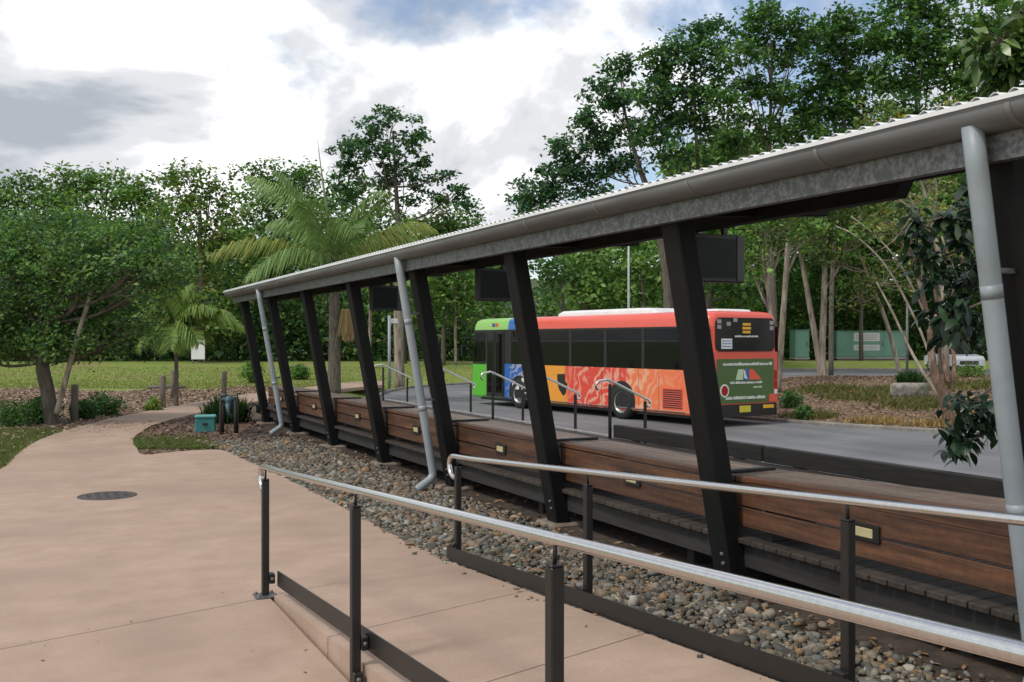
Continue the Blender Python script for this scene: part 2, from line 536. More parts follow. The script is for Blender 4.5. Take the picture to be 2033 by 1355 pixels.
def kerb(name, pts, closed=False, w=.15, h=.10):
    mb = MB(); n = len(pts); P = [np.array(p) for p in pts]
    V, Fc = [], []
    for i in range(n):
        a = P[(i - 1) % n] if (closed or i > 0) else P[i]; b = P[(i + 1) % n] if (closed or i < n - 1) else P[i]
        t = (b - a) / np.linalg.norm(b - a); nn = np.array([-t[1], t[0]])
        z = float(road_z(np.array([P[i][0]]))[0])
        for (o, dz) in ((-w / 2, -.1), (-w / 2, h - .03), (-w / 2 + .03, h), (w / 2 - .03, h), (w / 2, h - .03), (w / 2, -.1)):
            V.append((P[i][0] + nn[0] * o, P[i][1] + nn[1] * o, z + dz))
    for i in range(n if closed else n - 1):
        j = (i + 1) % n
        for k in range(5):
            Fc.append((i * 6 + k, j * 6 + k, j * 6 + k + 1, i * 6 + k + 1))
    mb.add(V, Fc)
    return kind(mb.build(name, M['kerb_dirty']), 'structure')
kerb('kerb', ISLE, True)
kerb('kerb', ROAD_OUT[10:], False)

from mathutils.geometry import delaunay_2d_cdt
def fill_poly(poly):
    """triangles that fill a concave outline"""
    n = len(poly)
    r = delaunay_2d_cdt([Vector(p) for p in poly], [(i, (i + 1) % n) for i in range(n)], [list(range(n))], 1, 1e-5)
    return [tuple(v) for v in r[0]], [list(f) for f in r[2]]

def flat_sheet(name, poly, z, mat, jit=0.0):
    poly = [(x + random.uniform(-jit, jit), y + random.uniform(-jit, jit)) for x, y in poly]
    V, Fc = fill_poly(poly)
    return kind(MB().add([(x, y, z) for x, y in V], Fc).build(name, mat), 'structure')

def pxpoly(pts, z=0.0):
    return [on_plane(px, py, z)[:2] for px, py in pts]

MULCH_L = catmull(pxpoly([(-420, 776), (-200, 771), (-60, 774), (60, 769), (150, 773), (250, 775), (330, 768), (400, 773), (470, 766), (560, 764)]), 5) + pxpoly([(560, 778), (400, 806), (300, 826), (200, 846), (100, 876), (0, 960), (-250, 1010)])
flat_sheet('mulch_bed', MULCH_L, -.03, M['litter'], .05)
MULCH_R = catmull(pxpoly([(255, 872), (300, 838), (430, 806), (540, 788), (640, 778)]), 5) + [(8.0, 29.0), (8.0, 22.0), (4.0, 16.0), (2.95, 16.2), (1.2, 16.2)]
flat_sheet('mulch_bed', MULCH_R, -.032, M['mulch'])
flat_sheet('soil', [(2.9, -3), (7.7, -3), (7.7, 22.4), (4.6, 22.4), (3.6, 19.4), (2.95, 17.6)], -.024, M['soil'])

# ------------------------------------------------------------------ concrete path and ramp, slab by slab
SK = .30
path = kind(bpy.data.objects.new('concrete_path', None), 'structure'); COL.objects.link(path)
right = [(3.06, 11.9)] + pxpoly([(560, 946), (500, 917), (470, 903), (440, 894), (415, 893), (350, 897), (285, 903), (272, 890), (264, 872), (280, 857), (300, 846), (330, 836), (375, 825), (430, 813), (520, 795), (600, 783), (680, 773), (760, 764)])
left = pxpoly([(760, 757), (680, 760), (620, 768), (520, 779), (400, 797), (300, 815), (215, 832), (130, 855), (75, 875), (40, 897), (18, 918), (0, 931), (-80, 962), (-200, 1000)])
def jl(x, y0):
    return y0 + SK * (x - 1.54)
g = .005
far_slab = [(-9, jl(-9, 7.04) + g), (1.54, 7.04 + g), (3.06, jl(3.06, 7.04) + g)] + catmull(right, 3) + catmull(left, 3) + [(-9, 9.5)]
def slab(poly, zf=None, zb=-.12):
    bm = bmesh.new()
    zf = zf or (lambda x, y: 0.0)
    a = 0
    for i in range(len(poly)):
        j = (i + 1) % len(poly); a += poly[i][0] * poly[j][1] - poly[j][0] * poly[i][1]
    if a < 0:
        poly = poly[::-1]
    bm.free()
    V, Fc = fill_poly(poly)
    mb = MB().add([(x, y, zf(x, y)) for x, y in V], Fc); n = len(poly)
    W = [(x, y, zb) for x, y in poly] + [(x, y, zf(x, y)) for x, y in poly]
    mb.add(W, [(i, (i + 1) % n, n + (i + 1) % n, n + i) for i in range(n)])
    return mb.build('paving_slab', M['concrete'], path)
slab(far_slab)
slab([(-9, -4), (1.52, -4), (1.52, jl(1.52, 7.04) - g), (-9, jl(-9, 7.04) - g)])
def ramp_z(y):
    return max(0.0, (7.25 - y) / 16.4)
JY = [7.04, 5.60, 4.16, 2.72, 1.28, -.16, -1.6]
for a, b in zip(JY[:-1], JY[1:]):
    slab([(1.545, jl(1.545, b) + g), (3.06, jl(3.06, b) + g), (3.06, jl(3.06, a) - g), (1.545, jl(1.545, a) - g)], lambda x, y: max(0.0, (7.25 - y + SK * (x - 1.54)) / 16.4 + .0))

# ------------------------------------------------------------------ bus shelter
LEAN = .186
POST_Y = [5.93 + 2.67 * k for k in range(-2, 7)]
sh = thing('bus_shelter', 'long dark timber bus shelter with leaning posts, pale gutter and corrugated roof', 'bus shelter', (4.7, 5.93, 0))
shx, shy = 4.7, 5.93
def S(x, y, z=0):
    return (x - shx, y - shy, z)
# posts
V, Fc = cbox_data(.16, .205, 2.86, .012)
pv = [(x - LEAN * (z + 1.43), y, z + 1.40) for x, y, z in V]
post_me = MB().add(pv, Fc).mesh('post', M['wood_dark'])
bolt_me = MB().lathe([(0.0, .022), (.013, .020), (.016, .012), (.016, 0)], 10, Matrix.Rotation(-math.pi / 2, 4, 'Y')).mesh('bolt', M['galv'])
foot_me = MB().box((0, 0, 0), (.40, .36, .12), .03).mesh('footing', M['footing'])
for i, y in enumerate(POST_Y):
    p = put('post', post_me, sh, S(4.7, y))
    for z in (.17, .24):
        put('bolt', bolt_me, p, (-.081 - LEAN * z + .002, -.045, z))
    put('footing', foot_me, sh, S(4.72 + .02 * math.sin(i * 3), y + .05, -.03), (0, 0, .1 * math.sin(i * 5)))
Y0, Y1 = -.3, 22.55
# fascia channel
fp = [(4.035, 2.635), (4.10, 2.635), (4.10, 2.647), (4.048, 2.647), (4.048, 2.785), (4.10, 2.785), (4.10, 2.80), (4.035, 2.80)]
def extr_y(mb, prof, y0, y1, smooth=False):
    n = len(prof)
    V = [S(x, y0, z) for x, z in prof] + [S(x, y1, z) for x, z in prof]
    Fs = [(i, (i + 1) % n, n + (i + 1) % n, n + i) for i in range(n)]
    mb.add(V, Fs, smooth)
    mb.add(V[:n], [list(range(n))]); mb.add(V[n:], [list(range(n))[::-1]])
    return mb
extr_y(MB(), fp, Y0, 22.35).build('fascia', M['galv'], sh)
# gutter: quad profile with a rounded belly, open on top
out, inn = [], []
for k in range(11):
    a = math.radians(180 + 78 * k / 10)
    out.append((4.018 + .138 * math.cos(a), 2.850 + .090 * math.sin(a)))
    inn.append((4.018 + .133 * math.cos(a), 2.850 + .085 * math.sin(a)))
gp = [(3.872, 2.876), (3.872, 2.864), (3.880, 2.856)] + out + [(4.031, 2.760), (4.031, 2.87), (4.026, 2.87), (4.026, 2.766)] + inn[::-1] + [(3.886, 2.876)]
extr_y(MB(), gp, Y0, Y1, True).build('gutter', M['gutter'], sh)
gut = [o for o in sh.children if o.name.startswith('gutter')][0]
bp = [(x * 1.0 - .004, z - .004) for x, z in [(3.880, 2.856)] + out + [(4.034, 2.760)]]
bp2 = [(x + .006, z + .005) for x, z in bp][::-1]
M['gutter_dark'] = pm('gutter_strap', (.16, .15, .14), (.22, .21, .195), 6, .5)
bm_ = MB(); extr_y(bm_, bp + bp2, 5.94, 5.965)
br_me = bm_.mesh('gutter_bracket', M['gutter_dark'])
y = 1.8
while y < 22.3:
    put('gutter_bracket', br_me, gut, (0, y - 5.95, 0)); y += 1.19
# gutter end cap
ec = MB(); extr_y(ec, out + [(4.031, 2.76), (4.031, 2.87), (3.872, 2.87)], Y1 + .001, Y1 + .006); ec.build('end_cap', M['gutter'], gut)
MB().b2(3.866 - shx, 3.8715 - shx, Y0 - shy, Y1 + .1 - shy, 2.868, 2.890).build('roof_edge_trim', M['roof'], sh)
# corrugated roof sheet
V, Fc = [], []
pitch = .098
ny = int((22.72 - Y0) / pitch * 6)
for i in range(ny + 1):
    y = Y0 + (22.72 - Y0) * i / ny
    dz = .014 * math.sin(2 * math.pi * y / pitch)
    for (x, z) in ((3.885, 2.900), (5.62, 3.035)):
        V.append(S(x, y, z + dz)); V.append(S(x, y, z + dz - .004))
for i in range(ny):
    a, b = i * 4, i * 4 + 4
    Fc += [(a, a + 2, b + 2, b), (a + 1, b + 1, b + 3, a + 3), (a, b, b + 1, a + 1), (a + 2, a + 3, b + 3, b + 2)]
MB().add(V, Fc, True).build('roof_sheet', M['roof'], sh)
# rafters, rear beam, purlin
raf = MB(); V, Fc = cbox_data(1.5, .09, .17, .006)
raf.add([(x + 4.85 - shx, y, z + 2.80 + (x + .75) * .06 - .03) for x, y, z in V], Fc)
raf_me = raf.mesh('rafter', M['wood_dark'])
for y in POST_Y[1:]:
    put('rafter', raf_me, sh, (0, y - shy, 0))
V = [S(4.88, 4.43, 2.92), S(4.88, 22.2, 2.92), S(4.88, 22.2, 2.675), S(4.88, 4.56, 2.70), S(4.98, 4.43, 2.92), S(4.98, 22.2, 2.92), S(4.98, 22.2, 2.675), S(4.98, 4.56, 2.70)]
MB().add(V, [(0, 1, 2, 3), (7, 6, 5, 4), (0, 4, 5, 1), (1, 5, 6, 2), (2, 6, 7, 3), (3, 7, 4, 0)]).build('rear_beam', M['wood_dark'], sh)
for x in (4.25, 5.45):
    MB().b2(x - shx, x + .06 - shx, Y0 - shy, 22.3 - shy, 2.835 + (x - 4.25) * .072 - .02, 2.885 + (x - 4.25) * .072 - .02).build('purlin', M['wood_dark'], sh)
# downpipes
def xp(z):
    return 3.955 + LEAN * (2.76 - z) * .93
for y in (POST_Y[1], POST_Y[4], POST_Y[7]):
    yy = y - .03
    pts = [S(3.95, yy, 2.80), S(xp(2.6), yy, 2.6), S(xp(1.5), yy, 1.5), S(xp(.22), yy, .22), S(xp(.17) - .01, yy, .17), S(xp(.12) - .06, yy - .01, .125), S(xp(.1) - .22, yy - .03, .03), S(xp(.1) - .245, yy - .033, .015)]
    dp = MB().tube(pts, .05, 16).build('downpipe', M['pipe'], sh)
    for z in (2.02, .98):
        MB().tube([S(xp(z - .02), yy, z - .02), S(xp(z + .045), yy, z + .045)], .0508, 16).build('collar', M['pipe'], dp)
        MB().b2(xp(z) + .03 - shx, xp(z) + .16 - shx, yy - shy - .02, yy - shy + .02, z + .1, z + .125).build('strap', M['galv'], dp)
    MB().lathe([(.0, .02), (.10, .02), (.13, .005), (.15, -.03)], 14, Matrix.Translation(S(xp(.1) - .27, yy - .035, -.015))).build('drain_grate', M['iron'], dp)
# conduit on the post behind the middle downpipe
MB().tube([S(4.33, POST_Y[4] - .06, 1.25), S(4.46, POST_Y[4] - .06, .62)], .008, 6).build('conduit', M['galv'], sh)

# ------------------------------------------------------------------ timber bench built along the shelter
bn = thing('timber_bench', 'long brown timber bench running between the leaning shelter posts', 'bench', (4.72, 5.93, .36))
def B(x, y, z):
    return (x - 4.72, y - 5.93, z - .36)
bl = 2.67 - .02
fb1 = MB().box((0, 0, 0), (.034, bl, .158), .006).mesh('front_board', M['wood_red'])
fb2 = MB().box((0, 0, 0), (.034, bl, .142), .006).mesh('front_board', M['wood_red'])
slat_me = MB().box((0, 0, 0), (.112, bl, .040), .006).mesh('seat_slat', M['wood_seat'])
edge_me = MB().box((0, 0, 0), (.105, bl, .042), .006).mesh('seat_slat', M['wood_red'])
arm_me = MB().box((0, 0, 0), (.50, .055, .022), .004).mesh('flat_bar', M['black_steel'])
lf_me = MB().b2(-.022, 0, -.125, .125, -.056, .056, .006).mesh('recessed_light', M['black_steel'])
ll_me = MB().b2(-.026, -.012, -.078, .078, -.030, .030, .004).mesh('lens', M['lens'])
leg_me = MB().box((0, 0, 0), (.42, .07, .38), .006).mesh('bench_leg', M['wood_bearer'])
for i in range(len(POST_Y) - 1):
    ym = (POST_Y[i] + POST_Y[i + 1]) / 2
    j = .004 * math.sin(i * 7.0)
    put('front_board', fb1, bn, B(4.737, ym, .666 + j), (.0012 * math.sin(i * 3), 0, 0))
    put('front_board', fb2, bn, B(4.739, ym, .502 + j), (-.001 * math.sin(i * 5), 0, 0))
    put('seat_slat', edge_me, bn, B(4.772, ym, .779 + (.038 if i == 1 else 0)), (-.0285 if i == 1 else 0, 0, 0))
    rise = -.0285 if i == 1 else 0.0
    for k in range(4):
        put('seat_slat', slat_me, bn, B(4.772 + .116 * (k + 1), ym, .779 + .002 * math.sin(i * 9 + k * 4) + (.038 if i == 1 else 0)), (rise, 0, 0))
    put('flat_bar', arm_me, bn, B(4.96, POST_Y[i] + .14, .813))
    put('bench_leg', leg_me, bn, B(4.99, POST_Y[i] + .3, .55))
    put('bench_leg', leg_me, bn, B(4.99, POST_Y[i + 1] - .3, .55))
    li = put('recessed_light', lf_me, bn, B(4.7195, ym + .05, .603))
    put('lens', ll_me, li)
# raised wedge board along the nearest bay in view
a, b = POST_Y[1] + .02, POST_Y[2] - .02
V = [B(4.722, b, .752), B(4.722, a, .752), B(4.722, a, .832), B(4.722, b, .757), B(4.755, b, .752), B(4.755, a, .752), B(4.755, a, .832), B(4.755, b, .757)]
MB().add(V, [(0, 1, 2, 3), (7, 6, 5, 4), (0, 4, 5, 1), (1, 5, 6, 2), (2, 6, 7, 3), (3, 7, 4, 0)]).build('wedge_board', M['wood_red'], bn)

# ------------------------------------------------------------------ raised timber deck
dk = thing('timber_deck', 'raised dark timber deck behind the long bench, board ends showing', 'deck', (4.66, 5.93, 0))
db_me = MB().box((0, 0, 0), (3.18, .132, .040), .006).mesh('deck_board', M['wood_deck'])
y = -.2; k = 0
while y < 23.4:
    put('deck_board', db_me, dk, (1.59 + .006 * math.sin(k * 12.9), y - 5.93, .341 + .0012 * math.sin(k * 5.3))); y += .142; k += 1
for x in (4.73, 6.2, 7.68):
    MB().b2(x - 4.66, x + .075 - 4.66, -.3 - 5.93, 23.3 - 5.93, .14, .319, .006).build('bearer', M['wood_bearer'], dk)
pile_me = MB().box((0, 0, 0), (.1, .1, .62), .008).mesh('stump', M['wood_bearer'])
for y in POST_Y:
    for x in (4.95, 6.24, 7.5):
        put('stump', pile_me, dk, (x - 4.66, y + .8 - 5.93, -.16))
eb = thing('edge_beam', 'low dark timber beam along the road edge of the deck', 'beam', (7.84, 6, .361))
for a in (-.6, 2.75, 6.1, 9.45):
    MB().box((0, a + 1.66 - 6 - .15, .105), (.10, 3.30, .19), .008).build('beam_length', M['wood_bearer'], eb)
    for d in (.3, 2.6):
        MB().box((0, a + d - 6, .005), (.09, .12, .02), .0).build('packer', M['wood_bearer'], eb)
# the steps down to the road and their rails
st = thing('deck_steps', 'pale concrete steps from the timber deck down to the road', 'steps', (7.86, 12.6, -.4))
for k in range(4):
    MB().b2(.0 + .30 * k, .30 * (k + 1) - .004, 0, 10.7, -.05, .60 - .152 * k, .012).build('step', M['concrete_edge'], st)
MB().b2(-.012, .03, 0, 10.7, .765, .785).build('nosing', M['concrete_edge'], st)

def step_rail(y, label):
    t = thing('step_handrail', label, 'handrail', (7.74, y, .361), 0, 'short handrails on the deck steps')
    for (x, zb, zt) in ((.0, -.0, .80), (.62, -.45, .53)):
        MB().b2(x - .02, x + .02, -.02, .02, zb, zt, .004).build('rail_post', M['black_steel'], t)
    pts = [(-.20, 0, .72), (-.24, 0, .78), (-.20, 0, .845), (-.10, 0, .86), (.02, 0, .845), (.62, 0, .575), (.70, 0, .53), (.71, 0, .47), (.66, 0, .45)]
    MB().tube(catmull(pts, 4), .019, 10).build('rail', M['stainless'], t)
    for x, z in ((0, .80), (.62, .53)):
        MB().tube([(x, 0, z), (x, 0, z + .045)], .008, 8).build('rail_bracket', M['stainless'], t)
step_rail(12.62, 'short handrail where the low edge beam ends, before the bus rear wheel')
step_rail(14.75, 'short steel handrail in front of the yellow part of the bus')
step_rail(16.75, 'short steel handrail in front of the bus door and blue panel')
step_rail(19.2, 'short steel handrail beside the green front corner of the bus')
step_rail(23.1, 'farthest short handrail, beside the pale sign post left of the middle downpipe')

# ------------------------------------------------------------------ hanging screens
def screen(y, label, w=.52, h=.40):
    t = thing('hanging_screen', label, 'screen', (5.17, y, 2.29), 0, 'information screens under the shelter roof')
    MB().b2(-w / 2, w / 2, -.045, .055, 0, h, .008).build('housing', M['black_steel'], t)
    MB().b2(-w / 2 + .035, w / 2 - .085, -.0485, -.044, .035, h - .035).build('display', M['screen'], t)
    MB().b2(w / 2 - .07, w / 2 - .002, -.052, -.0455, .01, h - .01).build('side_trim', M['trim'], t)
    for x in (-.2, .1):
        MB().b2(x - .02, x + .02, -.01, .03, h, h + .40).build('hanger', M['black_steel'], t)
M['screen'] = pm('screen_glass', (.006, .009, .009), (.010, .014, .014), 2, .2, spec=.15)
M['trim'] = pm('screen_trim', (.022, .03, .028), (.03, .037, .034), 4, .3)
screen(6.75, 'black flat screen hanging beside the nearest full shelter post, above the bus rear')
screen(11.1, 'black screen hanging under the roof, left of the middle shelter post')
screen(15.3, 'small far black screen hanging beside the middle downpipe')

# ------------------------------------------------------------------ ramp handrails
def ramp_rail(name, label, x, ys, rail_z0, side, bar0, bar1, yend, floor0=None):
    t = thing(name, label, 'handrail', (x, ys[0], 0))
    def zr(y):
        return rail_z0 + (ys[0] - y) * .0622
    xr = side * .004
    pts = [(xr * .3, -.02, zr(ys[0]) - .16), (xr * .6, .07, zr(ys[0]) - .17), (xr, .14, zr(ys[0]) - .14), (xr, .17, zr(ys[0]) - .07), (xr, .14, zr(ys[0]) - .012), (xr, .06, zr(ys[0]) + .004)]
    pts = catmull(pts, 4)
    for k in range(1, 24):
        y = ys[0] + .0 - k * (ys[0] - yend) / 23
        pts.append((xr, y - ys[0], zr(y)))
    MB().tube(pts, .0205, 14).build('rail', M['stainless'], t)
    for i, y in enumerate(ys):
        ly = y - ys[0]
        zb = (-.0 if i == 0 else ramp_z(y) - .16) if side > 0 else max(-.02, ramp_z(y) - .12)
        zt = zr(y) - .085
        p = MB().b2(-.024, .024, ly - .024, ly + .024, zb, zt, .005).build('rail_post', M['black_steel'], t)
        MB().b2(-.025, .025, ly - .025, ly + .025, zt, zt + .008, .003).build('post_cap', M['black_steel'], p)
        MB().tube([(0, ly, zt), (xr * .5, ly, zt + .05), (xr, ly, zr(y) - .01)], .0075, 8).build('rail_bracket', M['black_steel'], p)
        if i == 0 and side > 0:
            MB().box((0, ly, .006), (.15, .15, .012), .004).build('base_plate', M['bracket'], p)
            for dx in (-.055, .055):
                for dy in (-.055, .055):
                    MB().lathe([(0, .014), (.010, .014), (.012, 0)], 6, Matrix.Translation((dx, ly + dy, .012))).build('bolt', M['galv'], p)
        # bracket that carries the kick rail
        zk = ramp_z(y) + .115
        MB().b2(.024 * side if side > 0 else -.062, .062 if side > 0 else -.024, ly - .035, ly + .035, zk - .035, zk + .035, .004).build('kick_bracket', M['black_steel'], p)
        MB().lathe([(0, .008), (.010, .006), (.012, 0)], 8, Matrix.Translation((.043 * side, ly - .036, zk)) @ Matrix.Rotation(math.pi / 2, 4, 'X')).build('bolt', M['galv'], p)
        if i > 0 and side > 0:
            zz = ramp_z(y) - .08
            MB().b2(-.024, .05 if False else .024, ly - .06, ly - .024, zz - .08, zz + .06, .004).build('side_fixing', M['black_steel'], p)
            for dz in (-.045, .025):
                MB().lathe([(0, .010), (.012, .008), (.014, 0)], 8, Matrix.Translation((.0, ly - .061, zz + dz)) @ Matrix.Rotation(math.pi / 2, 4, 'X')).build('bolt', M['galv'], p)
    y0, y1 = ys[0] - (.09 if side > 0 else -.06), yend
    xk0, xk1 = (.064, .074) if side > 0 else (-.074, -.064)
    V = []
    for xx in (xk0, xk1):
        V += [(xx, y0 - ys[0], ramp_z(y0) + bar0), (xx, y1 - ys[0], ramp_z(y1) + bar0), (xx, y1 - ys[0], ramp_z(y1) + bar1), (xx, y0 - ys[0], ramp_z(y0) + bar1)]
    MB().add(V, [(0, 1, 2, 3), (7, 6, 5, 4), (0, 4, 5, 1), (1, 5, 6, 2), (2, 6, 7, 3), (3, 7, 4, 0)]).build('kick_rail', M['black_steel'], t)
ramp_rail('ramp_handrail', 'nearest stainless handrail on black posts along the open edge of the ramp', 1.50, [7.07, 4.92, 2.78, .62], .905, 1, .07, .175, .0)
ramp_rail('ramp_handrail', 'stainless handrail on black posts between the ramp and the gravel strip', 3.15, [7.50, 5.40, 3.20, 1.0], .85, -1, .015, .125, .3)

# ------------------------------------------------------------------ gravel strip and loose litter
def ico(sub):
    bm = bmesh.new(); bmesh.ops.create_icosphere(bm, subdivisions=sub, radius=1.0)
    V = np.array([v.co[:] for v in bm.verts]); Fc = np.array([[v.index for v in f.verts] for f in bm.faces]); bm.free()
    return V, Fc

def pebbles(name, P, R, sub, pal):
    V0, F0 = ico(sub); n = len(P)
    sc = rng.uniform(.55, 1.25, (n, 3)) * R[:, None]; sc[:, 2] *= .62
    def sgnpow(v): return np.sign(v) * np.abs(v) ** .8
    W = V0[None] * (1 + rng.normal(0, .14, (n, len(V0)))[:, :, None])
    W = sgnpow(W) * sc[:, None, :]
    a = rng.uniform(0, 6.28, n); t = rng.normal(0, .35, n)
    y, z = W[:, :, 1].copy(), W[:, :, 2].copy()
    W[:, :, 1] = y * np.cos(t)[:, None] - z * np.sin(t)[:, None]; W[:, :, 2] = y * np.sin(t)[:, None] + z * np.cos(t)[:, None]
    x, y = W[:, :, 0].copy(), W[:, :, 1].copy()
    W[:, :, 0] = x * np.cos(a)[:, None] - y * np.sin(a)[:, None]; W[:, :, 1] = x * np.sin(a)[:, None] + y * np.cos(a)[:, None]
    W += P[:, None, :]
    pal = np.array(pal); c = pal[rng.integers(0, len(pal), n)] * rng.uniform(.7, 1.3, (n, 1))
    col = np.concatenate([np.repeat(c, len(V0), 0), np.ones((n * len(V0), 1))], 1)
    Q = (F0[None] + (np.arange(n) * len(V0))[:, None, None]).reshape(-1, 3)
    return np_mesh(name, W.reshape(-1, 3), Q, M['stone'], col, smooth=True)

PAL = [(.13, .115, .088), (.155, .135, .10), (.105, .105, .088), (.18, .15, .108), (.23, .20, .155), (.085, .078, .062), (.145, .12, .085), (.26, .16, .085), (.27, .20, .13), (.12, .125, .118), (.17, .17, .15), (.30, .28, .235), (.10, .095, .08), (.17, .125, .088)]
def gravel_pts(n, x0, x1, y0, y1):
    X = rng.uniform(x0, x1, n); Y = rng.uniform(y0, y1, n)
    return X, Y
X, Y = gravel_pts(14500, 3.04, 4.62, 1.2, 9.0)
keep = rng.uniform(0, 1, len(X)) < np.where(X > 4.25, np.clip(1 - (X - 4.25) / .3, .06, 1), 1)
X, Y = X[keep], Y[keep]
R = rng.lognormal(math.log(.0180), .40, len(X)).clip(.014, .06)
P = np.stack([X, Y, -.014 + R * .30 + rng.uniform(-.012, .016, len(X))], 1)
sx = 3.06 - np.abs(rng.normal(0, .09, 260)); sy = rng.uniform(2, 9, 260); sr = rng.uniform(.006, .018, 260)
sz = np.maximum(0, (7.25 - sy + SK * (sx - 1.54)) / 16.4) + sr * .35
k = rng.uniform(0, 1, 260) < .15; P = np.concatenate([P, np.stack([sx, sy, sz], 1)[k]]); R = np.concatenate([R, sr[k]])
near_me = pebbles('gravel', P, R, 2, PAL)
g1 = kind(tag(put('gravel', near_me), 'grey and tan river pebbles beside the ramp and shelter', 'gravel'), 'stuff')
X, Y = gravel_pts(26000, 2.6, 4.62, 9.0, 18.8)
lim = np.where(Y > 16.3, 2.65 + (18.9 - Y) * .12, np.where(Y > 12, 3.06 - (Y - 12) * .035, 3.05))
keep = (X > lim) & (rng.uniform(0, 1, len(X)) < np.where(X > 4.3, np.clip(1 - (X - 4.3) / .3, .06, 1), 1)) & (rng.uniform(0, 1, len(X)) < np.clip((18.8 - Y) / 1.2, 0, 1))
X, Y = X[keep], Y[keep]
R = rng.lognormal(math.log(.021), .38, len(X)).clip(.016, .06)
P = np.stack([X, Y, -.018 + R * .30 + rng.uniform(-.012, .014, len(X))], 1)
kind(tag(put('gravel', pebbles('gravel', P, R, 1, PAL)), 'grey and tan river pebbles farther along the shelter', 'gravel'), 'stuff')

def chips(name, label, X, Y, Zs, size, pal, cat='leaf litter', tilt=.5):
    n = len(X)
    L = rng.uniform(.6, 1.5, n) * size; Wd = L * rng.uniform(.25, .55, n)
    a = rng.uniform(0, 6.28, n); ax = np.stack([np.cos(a), np.sin(a), rng.normal(0, tilt, n) * .6], 1)
    bx = np.stack([-np.sin(a), np.cos(a), rng.normal(0, tilt, n)], 1)
    C = np.stack([X, Y, Zs], 1)
    V = np.stack([C - ax * L[:, None] / 2, C + bx * Wd[:, None] / 2, C + ax * L[:, None] / 2, C - bx * Wd[:, None] / 2], 1).reshape(-1, 3)
    Q = np.arange(n * 4).reshape(-1, 4)
    pal = np.array(pal); c = pal[rng.integers(0, len(pal), n)] * rng.uniform(.6, 1.35, (n, 1))
    col = np.concatenate([np.repeat(c, 4, 0), np.ones((n * 4, 1))], 1)
    return kind(tag(put(name, np_mesh(name, V, Q, M['chip'], col)), label, cat), 'stuff')
LIT = [(.18, .098, .055), (.24, .135, .075), (.12, .066, .042), (.30, .19, .11), (.08, .046, .032), (.29, .145, .065), (.36, .26, .17)]
def in_poly_pts(poly, n, sd=poly_sd):
    P = np.array(poly)[:, :2]; lo, hi = P.min(0), P.max(0)
    X = rng.uniform(lo[0], hi[0], n); Y = rng.uniform(lo[1], hi[1], n)
    k = sd(poly, X, Y) < 0
    return X[k], Y[k]
X, Y = in_poly_pts(ISLE, 150000)
k = (X < 34) & (Y > 4); X, Y = X[k], Y[k]
chips('leaf_litter', 'brown leaf litter covering the garden island behind the bus', X, Y, isle_z(X, Y) + rng.uniform(0, .03, len(X)), .075, LIT)
PATHP = far_slab
X, Y = in_poly_pts(MULCH_L, 60000); k = poly_sd(PATHP, X, Y) > .0; X, Y = X[k], Y[k]
chips('leaf_litter', 'dry brown litter on the bed between path and lawn', X, Y, -.03 + rng.uniform(0, .03, len(X)), .085, [(.30, .21, .14), (.38, .29, .20), (.18, .11, .07), (.25, .16, .10), (.42, .34, .25), (.12, .08, .05)])
X, Y = in_poly_pts(MULCH_R, 20000); k = (poly_sd(PATHP, X, Y) > 0) & (X < 4.5) ; X, Y = X[k], Y[k]
chips('bark_mulch', 'dark bark mulch round the teal box and water meter', X, Y, -.03 + rng.uniform(0, .035, len(X)), .075, [(.11, .065, .042), (.16, .10, .066), (.07, .042, .03), (.21, .14, .10)], 'mulch')
# thin drift of litter swept on to the path
PX = [on_plane(px, py, 0) for px, py in zip(rng.normal(210, 70, 900), 836 + np.abs(rng.normal(0, 11, 900)))]
PX = np.array(PX); k = poly_sd(PATHP, PX[:, 0], PX[:, 1]) < 0; PX = PX[k]
chips('leaf_litter', 'thin drift of brown litter along the shaded edge of the path', PX[:, 0], PX[:, 1], np.full(len(PX), .008), .06, LIT, tilt=.1)
A = np.array([on_plane(a, b, 0) for a, b in zip(rng.uniform(0, 700, 60), rng.uniform(900, 1340, 60) ** 1.0)]); k = (A[:, 0] < 1.45) | ((A[:, 1] > 7.6) & (A[:, 0] < 3.0)); A = A[k]
chips('leaf_litter', 'a few dry leaf fragments scattered on the open concrete', A[:, 0], A[:, 1], np.full(len(A), .005), .022, LIT, tilt=.15)
X = rng.uniform(3.9, 5.2, 900); Y = rng.uniform(3, 18, 900)
chips('leaf_litter', 'scattered dry leaves on the soil under the bench', X, Y, np.full(900, -.012), .07, LIT, tilt=.3)

def blades(name, label, X, Y, Zs, h, pal, cat='grass', w=.012):
    n = len(X)
    a = rng.uniform(0, 6.28, n); H = h * rng.uniform(.5, 1.3, n); lean = rng.normal(0, .45, (n, 2)) * H[:, None]
    b = np.stack([X, Y, Zs], 1); s = np.stack([np.cos(a), np.sin(a), np.zeros(n)], 1) * w
    tip = b + np.concatenate([lean, H[:, None]], 1)
    V = np.stack([b - s, b + s, tip], 1).reshape(-1, 3)
    pal = np.array(pal); c = pal[rng.integers(0, len(pal), n)] * rng.uniform(.7, 1.3, (n, 1))
    col = np.concatenate([np.repeat(c, 3, 0), np.ones((n * 3, 1))], 1)
    return kind(tag(put(name, np_mesh(name, V, np.arange(n * 3).reshape(-1, 3), M['leaf'], col)), label, cat), 'stuff')
GR = [(.10, .16, .03), (.13, .19, .04), (.08, .13, .03), (.16, .19, .06), (.17, .16, .07)]
def px_scatter(n, fx, fy, z=-.03):
    A = np.array([on_plane(a, b, z) for a, b in zip(fx(n), fy(n))])
    return A[:, 0], A[:, 1]
X, Y = px_scatter(9000, lambda n: rng.uniform(-30, 120, n), lambda n: rng.uniform(852, 940, n))
k = poly_sd(PATHP, X, Y) > -.02; X, Y = X[k], Y[k]
